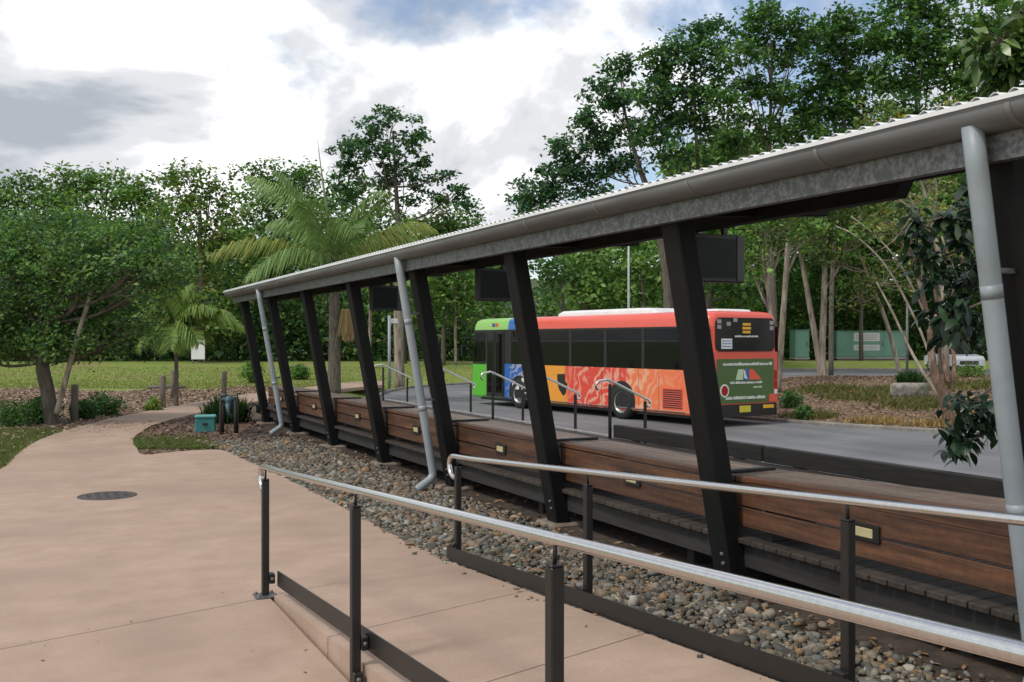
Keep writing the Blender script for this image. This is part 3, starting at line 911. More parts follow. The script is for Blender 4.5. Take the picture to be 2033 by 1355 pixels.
blades('grass', 'ragged green grass along the left edge of the path', X, Y, np.full(len(X), -.03), .06, GR)
X, Y = px_scatter(5200, lambda n: rng.uniform(262, 440, n), lambda n: 893 - np.abs(rng.normal(0, 8, n)) - 10 * (rng.uniform(0, 1, n) < .3))
k = (poly_sd(PATHP, X, Y) > -.015) & (X < 3.0); X, Y = X[k], Y[k]
blades('grass', 'strip of green grass at the corner of the mulch bed', X, Y, np.full(len(X), -.03), .055, GR)
n = 26000
A = np.array([on_plane(a, b, -.05) for a, b in zip(rng.uniform(-40, 980, n), rng.uniform(742, 772, n))])
k = (poly_sd(PATHP, A[:, 0], A[:, 1]) > .1) & (poly_sd(LOW, A[:, 0], A[:, 1]) > .6); A = A[k]
blades('grass', 'rough lawn grass beyond the path', A[:, 0], A[:, 1], ground_z(A[:, 0], A[:, 1]), .05, [(.17, .23, .045), (.20, .26, .055), (.24, .25, .08), (.27, .24, .10)], w=.03)
# low green cover patches on the island
cx, cy, cr = [], [], []
for (px, py, r, n) in ((1640, 790, 1.0, 900), (1700, 800, 1.1, 900), (1760, 795, .9, 700), (1610, 815, .7, 500), (1820, 810, 1.1, 900), (1930, 800, 1.2, 900), (1900, 765, 1.4, 900)):
    c = on_plane(px, py, -.1); a = rng.uniform(0, 6.28, n); q = np.sqrt(rng.uniform(0, 1, n)) * r * rng.uniform(.4, 1, n)
    cx.append(c[0] + q * np.cos(a) * 1.3); cy.append(c[1] + q * np.sin(a) * 1.3)
X = np.concatenate(cx); Y = np.concatenate(cy)
blades('ground_cover', 'low olive green cover plants on the garden island', X, Y, isle_z(X, Y), .14, [(.10, .13, .035), (.14, .15, .04), (.18, .17, .06), (.12, .11, .04)], 'ground cover', w=.035)
cx, cy = [], []
for (px, py, r, n) in ((1715, 838, .8, 700), (1830, 845, .9, 700), (1945, 838, 1.0, 600)):
    c = on_plane(px, py, -.25); a = rng.uniform(0, 6.28, n); q = np.sqrt(rng.uniform(0, 1, n)) * r
    cx.append(c[0] + q * np.cos(a) * 1.4); cy.append(c[1] + q * np.sin(a) * .7)
X = np.concatenate(cx); Y = np.concatenate(cy); k = poly_sd(ISLE, X, Y) < -.12; X, Y = X[k], Y[k]
blades('ground_cover', 'dry straw coloured grass tufts along the island kerb', X, Y, isle_z(X, Y), .17, [(.36, .25, .09), (.42, .30, .12), (.30, .20, .08), (.24, .19, .08)], 'ground cover', w=.03)

# ------------------------------------------------------------------ the bus
BL, BW = 11.9, 2.5
bdir = np.array([-.122, .9925])
rear_left = np.array([15.45, 20.4]) + np.array([.9925, .122]) * 1.25     # rear centre
bus = thing('bus', 'red, orange and green city bus stopped on the road behind the shelter', 'bus', (float(rear_left[0]), float(rear_left[1]), -.4), math.atan2(bdir[1], bdir[0]))

def livery(name, zone):
    m, nt, b = new_mat(name); N, L = nt.nodes, nt.links
    b.inputs['Roughness'].default_value = .33
    b.inputs['Coat Weight'].default_value = .25
    tc = N.new('ShaderNodeTexCoord'); sp = N.new('ShaderNodeSeparateXYZ'); L.new(tc.outputs['Object'], sp.inputs[0])
    nz = N.new('ShaderNodeTexNoise'); nz.inputs['Scale'].default_value = 1.3; nz.inputs['Detail'].default_value = 3
    L.new(tc.outputs['Object'], nz.inputs['Vector'])
    sh1 = N.new('ShaderNodeMath'); sh1.operation = 'MULTIPLY_ADD'; L.new(nz.outputs[0], sh1.inputs[0]); sh1.inputs[1].default_value = zone; 
    L.new(sp.outputs[0], sh1.inputs[2])
    dv = N.new('ShaderNodeMath'); dv.operation = 'DIVIDE'; L.new(sh1.outputs[0], dv.inputs[0]); dv.inputs[1].default_value = 12.0
    return m, nt, b, dv, tc, sp

def stops(nt, src, st, interp='LINEAR'):
    r = nt.nodes.new('ShaderNodeValToRGB'); e = r.color_ramp.elements
    r.color_ramp.interpolation = interp
    e[0].position, e[0].color = st[0][0], (*st[0][1], 1)
    e[1].position, e[1].color = st[1][0], (*st[1][1], 1)
    for p, c in st[2:]:
        k = e.new(p); k.color = (*c, 1)
    nt.links.new(src, r.inputs[0])
    return r
RED, ORG, YEL = (.68, .060, .038), (.80, .19, .07), (.78, .31, .03)
PUR, BLU, GRN = (.17, .08, .30), (.015, .12, .42), (.10, .46, .035)
m, nt, b, dv, tc, sp = livery('bus_wrap', 1.1)
o = .55 / 12
base = stops(nt, dv.outputs[0], [(0, (.76, .13, .07)), (1.0, GRN), (1.5 / 12 + o, ORG), (2.9 / 12 + o, ORG), (3.2 / 12 + o, RED), (6.05 / 12 + o, RED), (6.25 / 12 + o, YEL), (7.55 / 12 + o, YEL), (7.6 / 12 + o, PUR), (8.0 / 12 + o, PUR), (8.05 / 12 + o, BLU), (9.9 / 12 + o, BLU), (9.95 / 12 + o, GRN)])
N, L = nt.nodes, nt.links
wv = N.new('ShaderNodeTexWave'); wv.inputs['Scale'].default_value = .8; wv.inputs['Distortion'].default_value = 13; wv.inputs['Detail'].default_value = 3; wv.inputs['Detail Scale'].default_value = 2.4
mp = N.new('ShaderNodeMapping'); mp.inputs['Rotation'].default_value = (0, math.radians(35), 0); L.new(tc.outputs['Object'], mp.inputs[0]); L.new(mp.outputs[0], wv.inputs['Vector'])
mr = N.new('ShaderNodeMapRange'); mr.inputs[1].default_value = .45; mr.inputs[2].default_value = 1.05; L.new(wv.outputs['Fac'], mr.inputs[0])
zone = stops(nt, dv.outputs[0], [(0, (.05,) * 3), (1, (0,) * 3), (1.2 / 12 + o, (.12,) * 3), (2.6 / 12 + o, (.55,) * 3), (5.2 / 12 + o, (.62,) * 3), (6.3 / 12 + o, (.04,) * 3), (8.0 / 12 + o, (0,) * 3), (8.2 / 12 + o, (.5,) * 3), (9.2 / 12 + o, (.5,) * 3), (9.5 / 12 + o, (0,) * 3)])
mu = N.new('ShaderNodeMath'); mu.operation = 'MULTIPLY'; L.new(mr.outputs[0], mu.inputs[0]); L.new(zone.outputs[0], mu.inputs[1])
mx = N.new('ShaderNodeMix'); mx.data_type = 'RGBA'; L.new(mu.outputs[0], mx.inputs['Factor']); L.new(base.outputs[0], mx.inputs['A']); mx.inputs['B'].default_value = (.80, .62, .44, 1)
L.new(mx.outputs['Result'], b.inputs['Base Color'])
M['wrap'] = m
m, nt, b, dv, tc, sp = livery('bus_top_paint', 0.0)
top = stops(nt, dv.outputs[0], [(0, (.72, .105, .068)), (1.0, (.26, .52, .10)), (8.9 / 12, BLU), (9.4 / 12, (.26, .52, .10))], 'CONSTANT')
nt.links.new(top.outputs[0], b.inputs['Base Color'])
M['bus_top'] = m
M['bus_red'] = pm('bus_red_paint', (.70, .095, .055), (.75, .11, .066), 3, .33)
M['bus_white'] = pm('bus_roof_white', (.66, .66, .65), (.76, .76, .75), 2, .45)
M['bus_black'] = pm('bus_black_trim', (.010, .010, .011), (.016, .016, .017), 8, .35)
M['glass_dark'] = glass_mat('tinted_glass', (.26, .27, .27), .46)
M['glass_clear'] = glass_mat('clear_glass', (.62, .66, .64), .22)
M['glass_rear'] = pm('rear_glass', (.006, .006, .007), (.009, .009, .010), 2, .18, spec=.3)
M['seat_cloth'] = pm('bus_seat_cloth', (.03, .04, .07), (.05, .06, .10), 9, .9)
M['grey_int'] = pm('bus_interior', (.30, .29, .27), (.36, .35, .33), 3, .7)
M['ad_green'] = pm('advert_green', (.055, .115, .028), (.065, .13, .033), 2, .4)
M['print_white'] = pm('white_print', (.66, .68, .62), (.74, .76, .70), 5, .5)
M['print_pale'] = pm('pale_green_print', (.46, .58, .36), (.52, .64, .42), 5, .5)
M['print_blue'] = pm('blue_print', (.04, .10, .30), (.05, .12, .34), 5, .5)
M['print_red'] = pm('red_print', (.70, .09, .05), (.74, .11, .06), 5, .5)
M['amber'] = pm('amber_display', (.75, .38, .02), (.80, .44, .03), 5, .5)
M['tail_red'] = pm('tail_lamp_red', (.33, .008, .008), (.42, .012, .010), 9, .2)
M['plate'] = pm('number_plate', (.55, .48, .03), (.60, .53, .05), 5, .5)

def ring(z, inset, fr, n=6):
    """rounded outline of the coach at height z; fr = how far the front leans back"""
    r = .22
    x0, x1, yh = inset * .7, BL - fr - inset * .7, BW / 2 - inset
    out = []
    for (cx_, cy_, a0) in ((x1 - r, yh - r, 0), (x0 + r, yh - r, 90), (x0 + r, -yh + r, 180), (x1 - r, -yh + r, 270)):
        for k in range(n + 1):
            a = math.radians(a0 + 90 * k / n)
            out.append((cx_ + r * math.cos(a), cy_ + r * math.sin(a), z))
    return out
def loft(mb, rings, cap_top=False, cap_bot=False, smooth=True):
    n = len(rings[0]); V = [p for r in rings for p in r]
    Fc = []
    for i in range(len(rings) - 1):
        for k in range(n):
            k2 = (k + 1) % n
            Fc.append((i * n + k, i * n + k2, (i + 1) * n + k2, (i + 1) * n + k))
    mb.add(V, Fc, smooth)
    if cap_top:
        mb.add(rings[-1], [list(range(n))])
    if cap_bot:
        mb.add(rings[0], [list(range(n))[::-1]])
    return mb
body = loft(MB(), [ring(.27, .03, 0), ring(.32, 0, 0), ring(1.44, 0, .02)], True, True, False).build('lower_body', M['wrap'], bus)
roof = loft(MB(), [ring(2.58, 0, .16), ring(2.76, .012, .19), ring(2.88, .06, .23), ring(2.945, .15, .29), ring(2.975, .34, .4)], True, True, True).build('roof', M['bus_top'], bus)
# white roof surface and air conditioner
pod = MB(); pr = []
for z, ins in ((2.965, 0), (3.06, .04), (3.125, .16), (3.14, .40)):
    x0, x1, yh = 2.5 + ins * 2.2, 7.2 - ins * 1.1, .88 - ins * .6
    pr.append([(x1, yh - .1, z), (x1 - .1, yh, z), (x0 + .1, yh, z), (x0, yh - .1, z), (x0, -yh + .1, z), (x0 + .1, -yh, z), (x1 - .1, -yh, z), (x1, -yh + .1, z)])
loft(pod, pr, True, False, False).build('air_conditioner', M['bus_white'], bus)
pod2 = MB(); pr = []
for z, ins in ((2.965, 0), (3.03, .06), (3.045, .2)):
    pr.append([(1.5 - ins, .62 - ins, z), (.35 + ins, .62 - ins, z), (.35 + ins, -.62 + ins, z), (1.5 - ins, -.62 + ins, z)])
loft(pod2, pr, True, False, False).build('roof_hatch', M['bus_white'], bus)
# window band: pillars, panes both sides
PIL = [(.02, .98), (2.52, 2.64), (4.18, 4.30), (5.88, 6.0), (7.54, 7.66), (9.22, 9.66)]
for s in (1, -1):
    for (a, b_) in PIL:
        MB().b2(a, b_, s * 1.243 - .012, s * 1.243 + .006, 1.44, 2.58).build('window_pillar', M['bus_black'], bus)
    for (a, b_) in zip([p[1] for p in PIL[:-1]], [p[0] for p in PIL[1:]]):
        w = MB().b2(a, b_, s * 1.238 - .004, s * 1.238 + .004, 1.44, 2.58).build('side_window', M['glass_dark'], bus)
        MB().b2(a, b_, s * 1.246 - .004, s * 1.246 + .003, 2.19, 2.215).build('window_rail', M['bus_black'], w)
        MB().b2(a, b_, s * 1.246 - .004, s * 1.246 + .004, 2.53, 2.582).build('window_trim', M['bus_black'], w)
# driver side has a window where the door is on the near side
MB().b2(9.66, 11.5, -1.242, -1.234, 1.36, 2.5).build('side_window', M['glass_clear'], bus)
# doorway on the near side
dr = MB().b2(9.64, 10.78, 1.246, 1.262, .30, 2.56, .004).build('door_frame', M['bus_black'], bus)
bm_ = MB()
dr2 = None
for (a, b_) in ((9.70, 10.20), (10.24, 10.74)):
    d = MB()
    d.b2(a, a + .05, 1.250, 1.275, .36, 2.5); d.b2(b_ - .05, b_, 1.250, 1.275, .36, 2.5)
    d.b2(a + .05, b_ - .05, 1.250, 1.275, 2.44, 2.5); d.b2(a + .05, b_ - .05, 1.250, 1.275, .36, .46)
    leaf = d.build('door', M['bus_black'], bus)
    MB().b2(a + .05, b_ - .05, 1.263, 1.268, .46, 2.44).build('door_glass', M['glass_dark'], leaf)
# front quarter window, corner posts, windscreen
MB().b2(10.80, 11.62, 1.236, 1.244, 1.44, 2.52).build('quarter_window', M['glass_clear'], bus)
fr = MB(); fr.b2(10.74, 10.84, 1.225, 1.252, 1.44, 2.58); fr.b2(10.84, 11.62, 1.230, 1.250, 2.50, 2.58); fr.b2(10.84, 11.70, 1.230, 1.252, 1.40, 1.47)
fr.build('quarter_window_frame', M['bus_black'], bus)
for s in (1, -1):
    MB().tube([(11.72, s * 1.17, 1.42), (11.58, s * 1.17, 2.6)], .07, 8).build('corner_post', M['bus_black'], bus)
MB().add([(11.86, -1.12, 1.42), (11.86, 1.12, 1.42), (11.70, 1.12, 2.6), (11.70, -1.12, 2.6)], [(0, 1, 2, 3)]).build('windscreen', M['glass_clear'], bus)
MB().tube([(11.78, 1.2, 2.35), (12.0, 1.42, 2.3), (12.0, 1.44, 2.0)], .015, 6).build('mirror_arm', M['bus_black'], bus)
MB().b2(11.97, 12.04, 1.34, 1.54, 1.65, 2.05, .02).build('mirror', M['bus_black'], bus)
# inside
MB().b2(.9, 9.3, -1.2, 1.2, 1.0, 1.06).build('floor', M['grey_int'], bus)
seat = MB(); seat.box((0, 0, .22), (.42, .86, .12), .04); seat.box((-.2, 0, .55), (.10, .86, .70), .04); seat_me = seat.mesh('seat', M['seat_cloth'])
for k in range(9):
    for s in (1, -1):
        put('seat', seat_me, bus, (1.4 + k * .86, s * .72, 1.06))
for s in (1, -1):
    MB().tube([(1.0, s * .35, 2.36), (9.3, s * .35, 2.36)], .02, 6).build('grab_rail', M['plate'], bus)
for k in range(4):
    MB().tube([(2.2 + k * 2.0, .35, 1.06), (2.2 + k * 2.0, .35, 2.4)], .018, 6).build('grab_pole', M['plate'], bus)
# wheels
def wheel(x, s):
    R4 = Matrix.Translation((x, s * 1.10, .48)) @ Matrix.Rotation(-s * math.pi / 2, 4, 'X')
    w = MB().lathe([(.30, .155), (.33, .165), (.43, .16), (.475, .12), (.48, .0), (.475, -.1), (.3, -.12)], 28, R4).build('wheel', M['rubber'], bus)
    MB().lathe([(0, .05), (.10, .05), (.12, .09), (.17, .09), (.19, .055), (.25, .06), (.285, .14), (.305, .155)], 24, R4).build('rim', M['rim'], w)
    for k in range(8):
        a = k * math.pi / 4
        MB().lathe([(0, .112), (.014, .110), (.016, .085)], 6, R4 @ Matrix.Translation((.145 * math.cos(a), .145 * math.sin(a), 0))).build('wheel_nut', M['bracket'], w)
for x in (3.5, 8.75):
    for s in (1, -1):
        arch = [(x + .60 * math.cos(math.radians(a)), .48 + .60 * math.sin(math.radians(a))) for a in range(-14, 195, 8)]
        n = len(arch)
        V = [(p[0], s * 1.2520, p[1]) for p in arch] + [(p[0], s * 1.235, p[1]) for p in arch]
        MB().add(V, [list(range(n)) if s < 0 else list(range(n))[::-1]] + [(i, i + 1, n + i + 1, n + i) for i in range(n - 1)]).build('wheel_arch', M['bus_black'], bus)
        wheel(x, s * 1.0)
for o_ in [o for o in bus.children if o.name.startswith('wheel') and not o.name.startswith('wheel_arch')]:
    o_.location.y += .02 if o_.data.vertices[0].co.y > 0 else -.02
# side details
MB().tube([(.9, 1.25, .33), (11.0, 1.25, .33)], .018, 6).build('sill_trim', M['galv'], bus)
gr = MB().b2(.98, 1.78, 1.2515, 1.258, .40, .95).build('engine_grille', M['bus_red'], bus)
for k in range(9):
    MB().b2(1.02, 1.74, 1.258, 1.266, .43 + k * .057, .455 + k * .057).build('louvre', M['bus_black'], gr)
for x in (1.92, 2.75, 4.4, 6.2, 7.6):
    MB().b2(x, x + .010, 1.250, 1.2525, .36, 1.40).build('panel_joint', M['bus_black'], bus)
MB().add([(p[0], 1.2535, p[1]) for p in [(6.62, 1.18), (6.22, 1.20), (6.20, .98), (6.08, .9), (6.16, .62), (6.30, .52), (6.52, .72), (6.60, .9)]], [list(range(8))]).build('dark_emblem', M['bus_black'], bus)
def glyph_row(parent, n, place, h, mat, name='print', seed=1):
    """a line of small printed strokes too small to read in the photograph"""
    r = random.Random(seed); mb = MB(); u = 0.0; W = []
    while len(W) < n:
        w = r.uniform(.35, .75) * h; W.append((u, w)); u += w + (r.choice([.18, .18, .18, .5]) * h)
    k = 1.0 / u
    for (a, w) in W:
        hh = r.choice([.7, .7, 1.0, .85])
        place(mb, a * k, (a + w) * k, hh)
    return mb.build(name, mat, parent)
# blue panel lettering strokes
def pl(mb, a, b_, hh):
    mb.b2(9.15 - a * .9, 9.15 - b_ * .9, 1.2515, 1.2550, .62, .62 + .38 * hh) if False else mb.b2(9.15 - b_ * .9, 9.15 - a * .9, 1.2515, 1.2550, .62, .62 + .38 * hh)
glyph_row(bus, 4, pl, .5, M['print_white'], 'blue_panel_print', 4)
for (a, b_, mt) in ((9.75, 9.93, 'print_blue'), (9.55, 9.72, 'print_red')):
    MB().b2(a + .5, b_ + .5, 1.2455, 1.2505, 2.68, 2.80).build('roof_emblem', M[mt], bus)
# --- rear
def rear_panel(name, y0, y1, z0, z1, r, x, mat, parent=bus, th=.012):
    pts = []
    for (cy_, cz_, a0) in ((y1 - r, z1 - r, 0), (y0 + r, z1 - r, 90), (y0 + r, z0 + r, 180), (y1 - r, z0 + r, 270)):
        for k in range(6):
            a = math.radians(a0 + 90 * k / 5); pts.append((cy_ + r * math.cos(a), cz_ + r * math.sin(a)))
    n = len(pts)
    V = [(x, p[0], p[1]) for p in pts] + [(x + th, p[0], p[1]) for p in pts]
    return MB().add(V, [list(range(n)), list(range(n, 2 * n))[::-1]] + [(i, n + i, n + (i + 1) % n, (i + 1) % n) for i in range(n)]).build(name, mat, parent)
# rear face in red between the body bands
rear = loft(MB(), [ring(1.44, 0, .02), ring(2.58, 0, .16)])
n = 28
V = ring(1.44, .001, .02) ; V2 = ring(2.58, .001, .16)
rv, rf = [], []
idx = list(range(7, 21))
for i in idx:
    rv.append(V[i]); rv.append(V2[i])
for i in range(len(idx) - 1):
    rf.append((2 * i, 2 * i + 2, 2 * i + 3, 2 * i + 1))
MB().add(rv, rf, True).build('rear_body', M['bus_red'], bus)
rear_panel('rear_lower_panel', -1.20, 1.20, .58, 1.92, .05, -.008, M['bus_red'])
rw = rear_panel('rear_window', -1.07, 1.07, 1.93, 2.80, .16, -.030, M['glass_rear'])
for k, (a, b_) in enumerate(((.0, .17), (-.01, .18), (.0, .16))):
    MB().b2(-.036, -.031, -b_, -a + .12, 2.60 - k * .10, 2.665 - k * .10).build('amber_sign', M['amber'], rw)
def pr_(mb, a, b_, hh):
    mb.b2(-.036, -.031, .40 - b_ * .85, .40 - a * .85, 2.30, 2.30 + .045 * hh)
glyph_row(rw, 18, pr_, .1, M['print_white'], 'window_print', 2)
st_ = MB().b2(-.036, -.031, .50, .88, 2.0, 2.26).build('window_notice', M['print_white'], rw)
for k in range(3):
    MB().b2(-.039, -.035, .53, .85, 2.05 + k * .07, 2.07 + k * .07).build('notice_line', M['print_blue'], st_)
for (y, z) in ((.95, 2.70), (.95, 2.56), (-.95, 2.68), (-.95, 2.54), (.62, 2.64), (.38, 2.74)):
    MB().b2(-.035, -.031, y - .07, y + .07, z - .05, z + .05).build('window_sticker', M['grey_int'], rw)
ad = rear_panel('advert_panel', -1.04, 1.02, .60, 1.74, .03, -.022, M['ad_green'])
def row(y0, y1, z, h, nn, seed, mat='print_white'):
    def f(mb, a, b_, hh):
        mb.b2(-.028, -.0225, y1 - b_ * (y1 - y0), y1 - a * (y1 - y0), z, z + h * hh)
    glyph_row(ad, nn, f, .1, M[mat], 'advert_print', seed)
row(-.98, .80, 1.57, .075, 34, 11); row(-.62, .55, 1.10, .06, 26, 12); row(-.60, -.28, .98, .05, 7, 13, 'print_pale'); row(-.75, .72, .70, .085, 27, 14)
def flat(name, pts, mat, x=-.0285):
    n = len(pts); V = [(x, p[0], p[1]) for p in pts] + [(x + .006, p[0], p[1]) for p in pts]
    return MB().add(V, [list(range(n)), list(range(n, 2 * n))[::-1]] + [(i, n + i, n + (i + 1) % n, (i + 1) % n) for i in range(n)]).build(name, M[mat], ad)
flat('advert_emblem', [(.36, 1.20), (.10, 1.20), (.08, 1.47), (.27, 1.47)], 'print_pale')
flat('advert_emblem', [(.08, 1.18), (-.12, 1.18), (-.12, 1.47), (.07, 1.47)], 'print_blue')
flat('advert_emblem', [(.06, 1.24), (-.06, 1.22), (-.02, 1.28), (.02, 1.40), (.04, 1.45), (.075, 1.44)], 'print_white', -.033)
flat('advert_emblem', [(-.13, 1.20), (-.58, 1.20), (-.26, 1.47), (-.13, 1.47)], 'print_red')
def disc(name, cy_, cz_, ry, rz, mat, x):
    return flat(name, [(cy_ + ry * math.cos(a), cz_ + rz * math.sin(a)) for a in np.linspace(0, 2 * math.pi, 24, endpoint=False)], mat, x)
disc('advert_badge', .76, .93, .155, .17, 'print_white', -.030)
disc('advert_badge', .76, .93, .115, .13, 'tail_red', -.034)
bump = loft(MB(), [ring(.24, -.02, 0), ring(.56, -.03, 0)], True, True, False)
rv = []; A = ring(.25, -.035, 0); B_ = ring(.57, -.04, 0); Cc = ring(.57, .1, 0)
rv, rf = [], []
idx = list(range(8, 20))
for i in idx:
    rv += [A[i], B_[i], Cc[i]]
for i in range(len(idx) - 1):
    rf += [(3 * i, 3 * i + 3, 3 * i + 4, 3 * i + 1), (3 * i + 1, 3 * i + 4, 3 * i + 5, 3 * i + 2)]
bumper = MB().add(rv, rf).build('rear_bumper', M['bus_black'], bus)
MB().b2(-.05, -.035, -.16, .24, .36, .53, .004).build('number_plate', M['plate'], bumper)
MB().b2(-.05, -.036, -1.02, -.62, .44, .53, .004).build('indicator', M['amber'], bumper)
for s in (1, -1):
    for k, (z0, z1, mt) in enumerate(((1.18, 1.44, 'tail_red'), (.94, 1.16, 'tail_red'), (.80, .92, 'print_white'))):
        MB().b2(-.03, .03, s * 1.13 - .055, s * 1.13 + .055, z0, z1, .012).build('tail_lamp', M[mt], bus)
MB().b2(-.034, -.022, -1.14, -.86, .60, .80, .01).build('rear_sticker', M['print_red'], bus)
MB().b2(.6, 11.4, -1.1, 1.1, .18, .30).build('underframe', M['bus_black'], bus)

# ------------------------------------------------------------------ vegetation
def leaf_cards(C, size, pal, up=.55, aspect=.5, out=None, outw=0.0, axis=None, var=.35, tone=None):
    n = len(C)
    nrm = rng.normal(0, 1, (n, 3)); nrm[:, 2] = np.abs(nrm[:, 2]) + up
    if out is not None:
        nrm += out * outw
    nrm /= np.linalg.norm(nrm, axis=1)[:, None]
    a = rng.normal(0, 1, (n, 3)) if axis is None else axis + rng.normal(0, .35, (n, 3))
    a -= nrm * (a * nrm).sum(1)[:, None]; a /= np.linalg.norm(a, axis=1)[:, None] + 1e-9
    b = np.cross(nrm, a)
    s = (size * rng.uniform(.6, 1.35, n))[:, None]
    w = s * aspect * .5
    V = np.stack([C - a * s * .5, C + b * w + nrm * w * .25, C + a * s * .5 - nrm * s * .08, C - b * w + nrm * w * .25], 1).reshape(-1, 3)
    pal = np.array(pal); c = pal[rng.integers(0, len(pal), n)] * (1 + rng.normal(0, var * .5, (n, 1))).clip(.45, 1.7)
    c = c * 1.7
    if tone is not None:
        c = c * tone
    col = np.concatenate([np.repeat(c, 4, 0), np.ones((n * 4, 1))], 1)
    return V, col

def big_leaves(C, axis, size, pal, width=.42, droop=.25):
    """broad oval leaves of eight vertices"""
    n = len(C)
    a = axis + rng.normal(0, .25, (n, 3)); a /= np.linalg.norm(a, axis=1)[:, None]
    nrm = rng.normal(0, .45, (n, 3)) + np.array([0, 0, 1.0]); nrm -= a * (nrm * a).sum(1)[:, None]; nrm /= np.linalg.norm(nrm, axis=1)[:, None] + 1e-9
    b = np.cross(nrm, a); s = (size * rng.uniform(.65, 1.25, n))[:, None]
    prof = [(0, .03), (.22, .30), (.5, .5), (.78, .38), (1.0, .02)]
    L_, R_ = [], []
    for t, w in prof:
        c = C + a * s * t - np.array([0, 0, 1.0]) * s * droop * t * t
        L_.append(c + b * s * width * w + nrm * s * width * w * .3); R_.append(c - b * s * width * w + nrm * s * width * w * .3)
    V = np.stack(L_ + R_, 1).reshape(-1, 3); k = len(prof)
    q = np.array([[i, i + 1, k + i + 1, k + i] for i in range(k - 1)])
    Q = (q[None] + (np.arange(n) * 2 * k)[:, None, None]).reshape(-1, 4)
    pal = np.array(pal); c = pal[rng.integers(0, len(pal), n)] * rng.uniform(.6, 1.4, (n, 1))
    return V, Q, np.concatenate([np.repeat(c, 2 * k, 0), np.ones((n * 2 * k, 1))], 1)

def ball(n, p=2.4):
    d = rng.normal(0, 1, (n, 3)); d /= np.linalg.norm(d, axis=1)[:, None]
    return d * (rng.uniform(0, 1, n) ** (1 / p))[:, None]

def world_dir(v):
    """columns right, forward, up of the view to world axes"""
    return np.stack([v[:, 0] * RT[0] + v[:, 1] * FW[0], v[:, 0] * RT[1] + v[:, 1] * FW[1], v[:, 2]], 1)

G_DEEP = [(.034, .078, .022), (.046, .100, .027), (.058, .118, .030), (.038, .086, .028)]
G_MID = [(.056, .118, .028), (.075, .148, .033), (.095, .170, .038), (.046, .100, .028)]
G_LITE = [(.085, .150, .034), (.11, .175, .04), (.13, .19, .05), (.07, .13, .03)]
G_TEAL = [(.026, .070, .036), (.034, .086, .042), (.045, .10, .046), (.028, .062, .034)]
G_OLIVE = [(.085, .105, .034), (.12, .13, .04), (.15, .14, .045), (.07, .085, .028), (.18, .16, .04)]

GROW = 1.22
def tree(name, label, Z, ells, trunk, leaf=.30, dens=1.0, per=26, pal=G_MID, bark='bark', sub=.55, flat=.6, up=.5, thick=.85, twigs=9, group=None, cat='tree', shell=2.2, limb_r=.07, aspect=.55):
    """ells: crown masses as (px, py, rx, ry[, dZ]) seen at distance Z; trunk: (px, py, radius) from the ground up"""
    tp = [at_depth(a, b, Z + (q[0] if q else 0)) + (r,) for (a, b, r, *q) in trunk]
    bx, by = tp[0][0], tp[0][1]; bz = gz(bx, by) - .05
    tp[0] = (bx, by, bz, tp[0][3])
    t = thing(name, label, cat, (bx, by, bz), 0, group)
    base = np.array([bx, by, bz])
    wood = MB(); C, tones, outs = [], [], []
    path = catmull([p for p in tp], 4) if len(tp) > 2 else tp
    wood.tube([np.array(p[:3]) - base for p in path], [p[3] for p in path], 9)
    for e in ells:
        px, py, rx, ry = e[0], e[1], e[2] * GROW, e[3] * GROW; dz = e[4] if len(e) > 4 else rng.uniform(-.5, .5) * rx / F_PX * Z
        c = np.array(at_depth(px, py, Z + dz)); k = Z / F_PX
        r = np.array([rx * k, rx * k * thick, ry * k])
        ns = max(5, int(dens * 1.5 * (r[0] * r[2]) / (sub * sub) * 1.6))
        u = ball(ns, shell); u[:, 2] = np.where(u[:, 2] < -.55, -u[:, 2], u[:, 2])
        S_ = c + world_dir(u * r)
        m = max(6, int(per))
        L_ = np.repeat(S_, m, 0) + world_dir(rng.normal(0, 1, (ns * m, 3)) * np.array([sub * .55, sub * .55, sub * .55 * flat]))
        C.append(L_); tones.append(np.repeat(rng.uniform(.72, 1.28, ns), m)); outs.append(np.repeat(world_dir(u), m, 0))
        # limb from the trunk to this mass, then twigs into its clumps
        ti = max(1, int(len(path) * rng.uniform(.6, .99)) - 1); a = np.array(path[ti][:3])
        if a[2] > c[2] + r[2] * .3:
            a = np.array(path[max(1, int(len(path) * .5))][:3])
        mid = a * .5 + c * .5 + np.array([0, 0, -.12 * np.linalg.norm(c - a)]) + rng.normal(0, .1, 3) * r[0]
        lr = min(path[ti][3] * .7, limb_r * (Z / 40) ** .3)
        lb = catmull([tuple(a), tuple(mid), tuple(c)], 4)
        wood.tube([np.array(p) - base for p in lb], list(np.linspace(lr, lr * .35, len(lb))), 6, False)
        for s_ in S_[rng.permutation(ns)[:twigs]]:
            q = np.array(lb[int(rng.integers(len(lb) // 2, len(lb)))])
            mm = (q + s_) / 2 + np.array([0, 0, -.06 * np.linalg.norm(s_ - q)])
            wood.tube([q - base, mm - base, s_ - base], [lr * .35, lr * .25, lr * .10], 4, False)
    wood.build('trunk', M[bark], t)
    C = np.concatenate(C) - base; tones = np.concatenate(tones)[:, None]; outs = np.concatenate(outs)
    V, col = leaf_cards(C, leaf, pal, up, aspect, outs, .35, tone=tones)
    put('crown', np_mesh('crown', V, np.arange(len(V)).reshape(-1, 4), M['leaf'], col), t)
    return t

